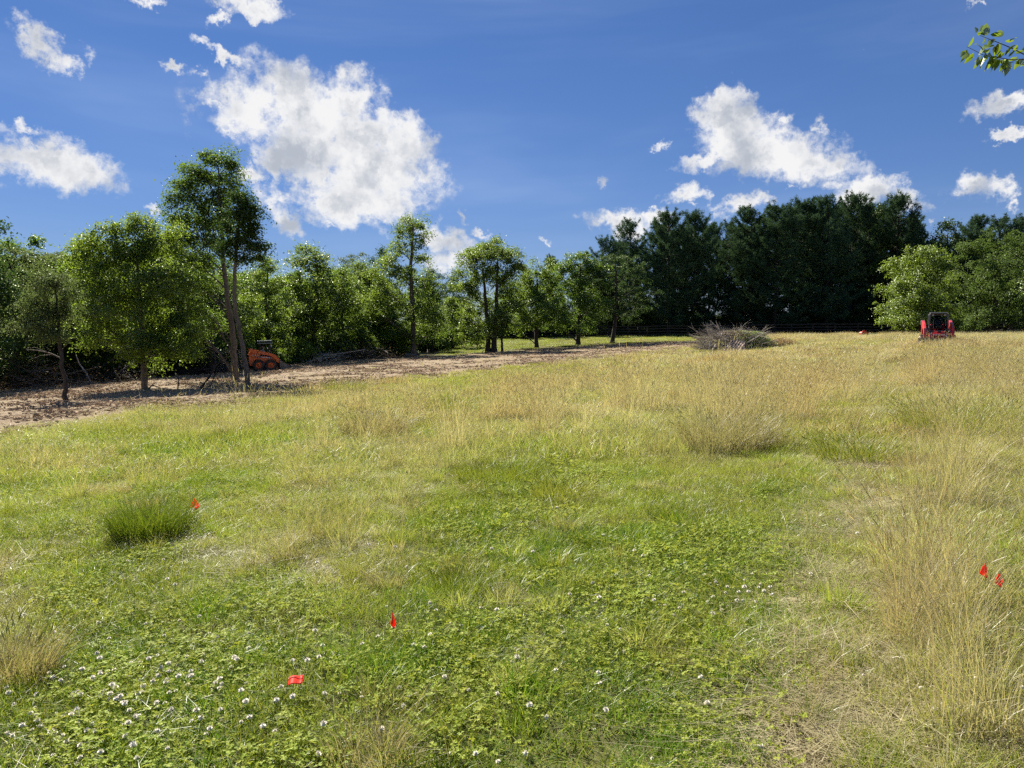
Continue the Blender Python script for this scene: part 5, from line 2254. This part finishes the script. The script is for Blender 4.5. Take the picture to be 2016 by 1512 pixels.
    for i, (px, py, ln, an, tl, lab) in enumerate((
            (1394, 685, .75, 20, 70, 'short pale board standing at the left foot of the brush pile'),
            (1401, 686, .6, -10, 60, 'second short pale board at the left foot of the brush pile, leaning inward'),
            (1495, 686, .9, 12, 8, 'dark plank lying flat at the foot of the leafy part of the pile'),
            (1512, 687, .7, -20, 12, 'grey plank lying at the foot of the pile near the dry leaf heap'))):
        c = at(px, py, -1.3)
        c[2] = h1(c[0], c[1]) + .05
        g = Geo()
        g.box((ln / 2, 0, 0), (ln, .13, .03))
        o = bev(g.obj('loose_board', BARK_T if i < 2 else WOODP), .004, 1)
        o.location = c
        o.rotation_euler = (R(25), R(-tl), R(an))
        tag(o, lab, 'board')
    # pale wrinkled sheet in the pile, low dark mound of soil at the left
    g = Geo()
    n = 14
    u = np.linspace(-1, 1, n)
    U, V = np.meshgrid(u, u)
    Z = .22 * np.exp(-(U ** 2 + V ** 2) * 1.8) + .05 * (vnoise(U * 3, V * 3, 1) - .5)
    i = np.arange(n - 1)[:, None] * n
    j = np.arange(n - 1)[None]
    q = np.stack([i + j, i + j + 1, i + j + 1 + n, i + j + n], -1).reshape(-1, 4)
    g.add(np.stack([U * .75, V * .4, Z - .03], -1).reshape(-1, 3), quads=q)
    o = g.obj('soil_mound', DIRT, smooth=True)
    c = at(1366, 686, 0)
    o.location = (c[0], c[1], h1(c[0], c[1]))
    tag(o, 'low dark mound of soil at the left end of the brush pile', 'soil mound')


make_pile()


def make_cut_hay():
    """pale cut stalks lying round the pile"""
    srcs = []
    for k in range(3):
        g = Geo()
        blades(g, 120, .5, .15, .45, .02, .1, .3, .8, 1., 1, lie=2.2)
        srcs.append(src('hay_%d' % k, g, [GRASS]))
    r = np.random.default_rng(95)
    n = 700
    px = np.clip(r.normal(1480, 120, n), 1180, 1760)
    Y = r.uniform(46, 60, n)
    x = (px - 1008) / 1512 * Y
    scatter('cut_hay', srcs, x, Y, r.uniform(.6, 1.2, n), r.random(n) * 6.28, np.full(n, .55), label='pale cut grass lying round the brush pile', zoff=.04)


make_cut_hay()


# ------------------------------------------------------------------ marker flags
def make_flags():
    m, N, out = material('flag_plastic')
    d = N.new('ShaderNodeBsdfDiffuse')
    d.inputs[0].default_value = (.92, .07, .04, 1)
    t = N.new('ShaderNodeBsdfTranslucent')
    t.inputs[0].default_value = (1.0, .12, .06, 1)
    a = N.new('ShaderNodeMixShader')
    a.inputs[0].default_value = .45
    N.l.new(d.outputs[0], a.inputs[1])
    N.l.new(t.outputs[0], a.inputs[2])
    g_ = N.new('ShaderNodeBsdfGlossy')
    g_.inputs['Roughness'].default_value = .35
    b_ = N.new('ShaderNodeMixShader')
    b_.inputs[0].default_value = .012
    N.l.new(a.outputs[0], b_.inputs[1])
    N.l.new(g_.outputs[0], b_.inputs[2])
    N.l.new(b_.outputs[0], out.inputs[0])
    wire = solid_mat('flag_wire', (.16, .15, .13), .8, .2, .3)
    # px, py of the flag's top corner, ground py, width px, height px, yaw, lean, droop, label
    F = [(384, 980, 1040, 19, 25, 4, 0, .35, 'small red marker flag beside the dark green grass tuft at left'),
         (773, 1204, 1275, 12, 38, -6, 2, .75, 'small red marker flag hanging narrow in the green turf at centre'),
         (1936, 1106, 1238, 19, 34, 10, 5, .7, 'upper of the two red marker flags in the tall dry grass at right'),
         (1964, 1126, 1252, 17, 32, -8, -4, .7, 'lower right one of the two red marker flags in the tall dry grass')]
    for px, py, gy, w, h, yaw, lean, droop, lab in F:
        q = ground(px, gy)
        k = q[1] / 1512
        top = P(px, py, q[1])
        root = thing('marker_flag', lab, 'marker flag', (q[0], q[1], h1(q[0], q[1])), R(yaw))
        H_ = top[2] - h1(q[0], q[1])
        g = Geo()
        g.tube([(0, 0, -.02), (.004, .003, H_ * .5), (0, 0, H_ + .004)], .0013, 5)
        g.obj('wire', wire, root)
        g = Geo()
        n = 9
        ww, hh = w * k, h * k
        # a plastic square hanging by its corner: top, right, bottom, left
        C4 = [np.array(q_) for q_ in ((0, 0), (.52, -.62 - .1 * droop), (.18, -1), (-.48, -.74))]
        vs = []
        for i in range(n):
            for j in range(n):
                u, v = i / (n - 1), j / (n - 1)
                p2 = C4[0] * (1 - u) * (1 - v) + C4[1] * u * (1 - v) + C4[2] * u * v + C4[3] * (1 - u) * v
                fold = abs(u - v)
                vs.append((p2[0] * ww, .018 * fold + .004 * math.sin(u * 6 + v * 4), H_ + p2[1] * hh))
        q4 = [(i * n + j, i * n + j + 1, (i + 1) * n + j + 1, (i + 1) * n + j) for i in range(n - 1) for j in range(n - 1)]
        g.add(vs, quads=q4)
        o = g.obj('flag', m, root, smooth=True)
        sm = o.modifiers.new('thickness', 'SOLIDIFY')
        sm.thickness = .0004
    # the one lying over
    q = ground(583, 1392)
    root = thing('marker_flag', 'red marker flag bent over flat in the clover at lower left', 'marker flag', (q[0], q[1], h1(q[0], q[1]) + .105), R(8))
    g = Geo()
    g.tube([(-.05, 0, -.12), (-.042, .012, -.04), (-.036, .018, .022), (.045, .020, .034)], .0013, 5)
    g.obj('wire', wire, root)
    g = Geo()
    n = 8
    vs = [(-.032 + .064 * i / 7, -.022 + .050 * j / 7, .004 + .016 * j / 7 + .010 * i / 7 + .004 * math.sin(i * .8)) for i in range(n) for j in range(n)]
    q4 = [(i * n + j, i * n + j + 1, (i + 1) * n + j + 1, (i + 1) * n + j) for i in range(n - 1) for j in range(n - 1)]
    g.add(vs, quads=q4)
    o = g.obj('flag', m, root, smooth=True)
    sm = o.modifiers.new('thickness', 'SOLIDIFY')
    sm.thickness = .0004
    return m


FLAGM = make_flags()


# ------------------------------------------------------------------ red fuel can by the fence
def make_can():
    b = P(1701, 655, 76)
    b[2] = h1(b[0], b[1]) + .12
    m = solid_mat('red_plastic', (.50, .045, .03), .5, 0, .15)
    root = thing('fuel_can', 'rounded red container half hidden in the grass before the fence', 'container', b, R(10))
    g = Geo()
    g.prism([(-.42, 0), (.42, 0), (.44, .22), (.34, .36), (.12, .42), (-.28, .42), (-.42, .30)], -.22, .22)
    bev(g.obj('tank', m, root), .06, 3)
    g = Geo()
    g.tube([(-.20, 0, .41), (-.14, 0, .50), (.08, 0, .50), (.14, 0, .41)], .025, 8)
    g.obj('handle', m, root, smooth=True)
    g = Geo()
    g.lathe([(.055, .40), (.055, .47), (.001, .475)], c=(.26, 0, -.03), axis='z', sides=12)
    g.obj('cap', BLACKM, root)


make_can()


# ------------------------------------------------------------------ overhanging ash branch, upper right, from a tree outside the frame
def make_branch():
    r = np.random.default_rng(101)
    tx, ty = 7.6, 7.2
    b = np.array([tx, ty, h1(tx, ty)])
    root = thing('roadside_tree', 'leafy branch of a tree outside the frame hanging in at the upper right corner', 'tree', b)
    g = Geo()
    g.tube([(0, 0, -.1), (.03, 0, 1.2), (-.05, .05, 2.6), (.1, .1, 4.2), (.2, .1, 6.0)], [.16, .12, .105, .08, .04], 10)
    g.obj('trunk', BARK, root, smooth=True)
    Yb = 6.0
    def pt(px, py, dy=0.0):
        return P(px, py, Yb + dy) - b
    bg = Geo()
    main = [np.array([-.05, .05, 2.7]), pt(2260, 190, .6), pt(2120, 150, .2), pt(2060, 122), pt(2014, 106), pt(1990, 94), pt(1966, 84), pt(1945, 76), pt(1928, 69)]
    bg.tube(main, [.035, .022, .012, .006, .0042, .0036, .003, .0022, .0014], 6)
    bg.tube([pt(2060, 122), pt(2020, 118), pt(1985, 117), pt(1960, 112), pt(1935, 108), pt(1912, 96), pt(1903, 92)], [.005, .004, .0034, .003, .0024, .0018, .0012], 5)
    bg.tube([pt(1985, 117, .02), pt(1998, 117, .02), pt(2016, 116, .1)], .003, 5)
    bg.obj('branch', BARK, root, smooth=True)
    lm = leaf_mat('overhanging_leaves', (.03, .075, .012), (.085, .15, .02), (.30, .40, .02), .5, .35, .35, 8)
    # base px,py -> tip px,py of every leaf
    LV = [(1906, 93, 1918, 71), (1905, 97, 1890, 124), (1899, 100, 1891, 112), (1906, 100, 1894, 116), (1917, 104, 1898, 126), (1918, 112, 1902, 120), (1925, 86, 1917, 88),
          (1932, 109, 1918, 122), (1930, 110, 1917, 136), (1936, 112, 1930, 130), (1945, 121, 1937, 142), (1951, 110, 1944, 138), (1954, 110, 1948, 126), (1957, 112, 1950, 134),
          (1937, 100, 1940, 112), (1925, 87, 1936, 100), (1940, 72, 1934, 86), (1950, 79, 1944, 92), (1966, 88, 1955, 109), (1964, 86, 1958, 96), (1971, 99, 1963, 114),
          (1990, 92, 1978, 110), (1987, 93, 1983, 108), (1968, 116, 1957, 140), (1975, 116, 1968, 138), (1980, 118, 1974, 143), (1984, 116, 1962, 126), (2006, 116, 1996, 138),
          (2010, 116, 2008, 128), (2000, 112, 1982, 122), (1930, 60, 1945, 54), (1927, 70, 1933, 60), (1950, 68, 1972, 67), (1979, 81, 1997, 80), (1996, 89, 2004, 95),
          (1998, 105, 2016, 100), (1985, 112, 1998, 100), (2012, 98, 2028, 90), (2022, 110, 2012, 128), (2030, 118, 2020, 142), (1922, 64, 1921, 52), (2040, 108, 2052, 96),
          (2035, 122, 2040, 146), (1945, 98, 1932, 104), (1950, 95, 1938, 106)]
    LV += [(a + r.uniform(2, 14), b_ + r.uniform(-5, 6), c_ + r.uniform(-2, 16), d_ + r.uniform(-8, 8)) for a, b_, c_, d_ in LV[7:34:1]]
    for (x0, y0, x1, y1) in LV:
        a, c = pt(x0, y0, r.normal() * .05), pt(x1, y1, r.normal() * .06)
        d = c - a
        L = np.linalg.norm(d)
        d = d / L
        side = unit(np.cross(d, unit(np.array([r.normal() * .6, 1, r.normal() * .6]))))
        nrm = np.cross(d, side)
        t = np.linspace(0, 1, 7)
        wdt = np.array([.0, .62, .95, 1.0, .78, .42, .0]) * L * r.uniform(.14, .21)
        V, q = [], []
        bend = r.uniform(.05, .2) * L
        for i, s in enumerate(t):
            c0 = a + d * L * s - nrm * bend * (s - .5) ** 2
            V += [c0 - side * wdt[i] + nrm * wdt[i] * .35, c0, c0 + side * wdt[i] + nrm * wdt[i] * .35]
        for i in range(6):
            q += [(i * 3, i * 3 + 1, i * 3 + 4, i * 3 + 3), (i * 3 + 1, i * 3 + 2, i * 3 + 5, i * 3 + 4)]
        g = Geo()
        g.add(V, quads=q, tint=float(r.random()))
        o = g.obj('leaf', lm, root, smooth=True)
    cg = Geo()
    crown_leaves(cg, [(1.4, 1.2, 4.6, 1.5, 1.5, 1.4), (2.2, 0, 5.2, 1.4, 1.4, 1.3), (.9, 1.8, 5.6, 1.0, 1.0, 1.0)], .085, 9000, .3, r=r)
    cg.obj('crown', lm, root, kind='stuff')


make_branch()


# ------------------------------------------------------------------ dust kicked up behind the orange loader
def make_dust():
    m, N, out = material('brown_dust')
    v = N.new('ShaderNodeVolumePrincipled')
    v.inputs['Color'].default_value = (.72, .58, .46, 1)
    tc = N.new('ShaderNodeTexCoord').outputs['Object']
    n = N.noise(tc, .9, 3, .55)
    ln = N.vmath('LENGTH', tc)
    f = N.mapr(ln, .25, 1.0, 1, 0, True)
    N.l.new(N.math('MULTIPLY', N.math('MULTIPLY', f, N.mapr(n, .35, .65)), 1.1), v.inputs['Density'])
    N.l.new(v.outputs[0], out.inputs['Volume'])
    bpy_me = bpy.data.meshes.new('dust_cloud')
    import bmesh
    bm = bmesh.new()
    bmesh.ops.create_icosphere(bm, subdivisions=3, radius=1)
    bm.to_mesh(bpy_me)
    bm.free()
    bpy_me.materials.append(m)
    o = bpy.data.objects.new('dust_cloud', bpy_me)
    COL.objects.link(o)
    c = P(445, 712, 56.5)
    o.location = c
    o.scale = (2.3, 1.6, 1.25)
    o['kind'] = 'stuff'
    o['label'] = 'brown dust hanging behind the orange loader'


make_dust()
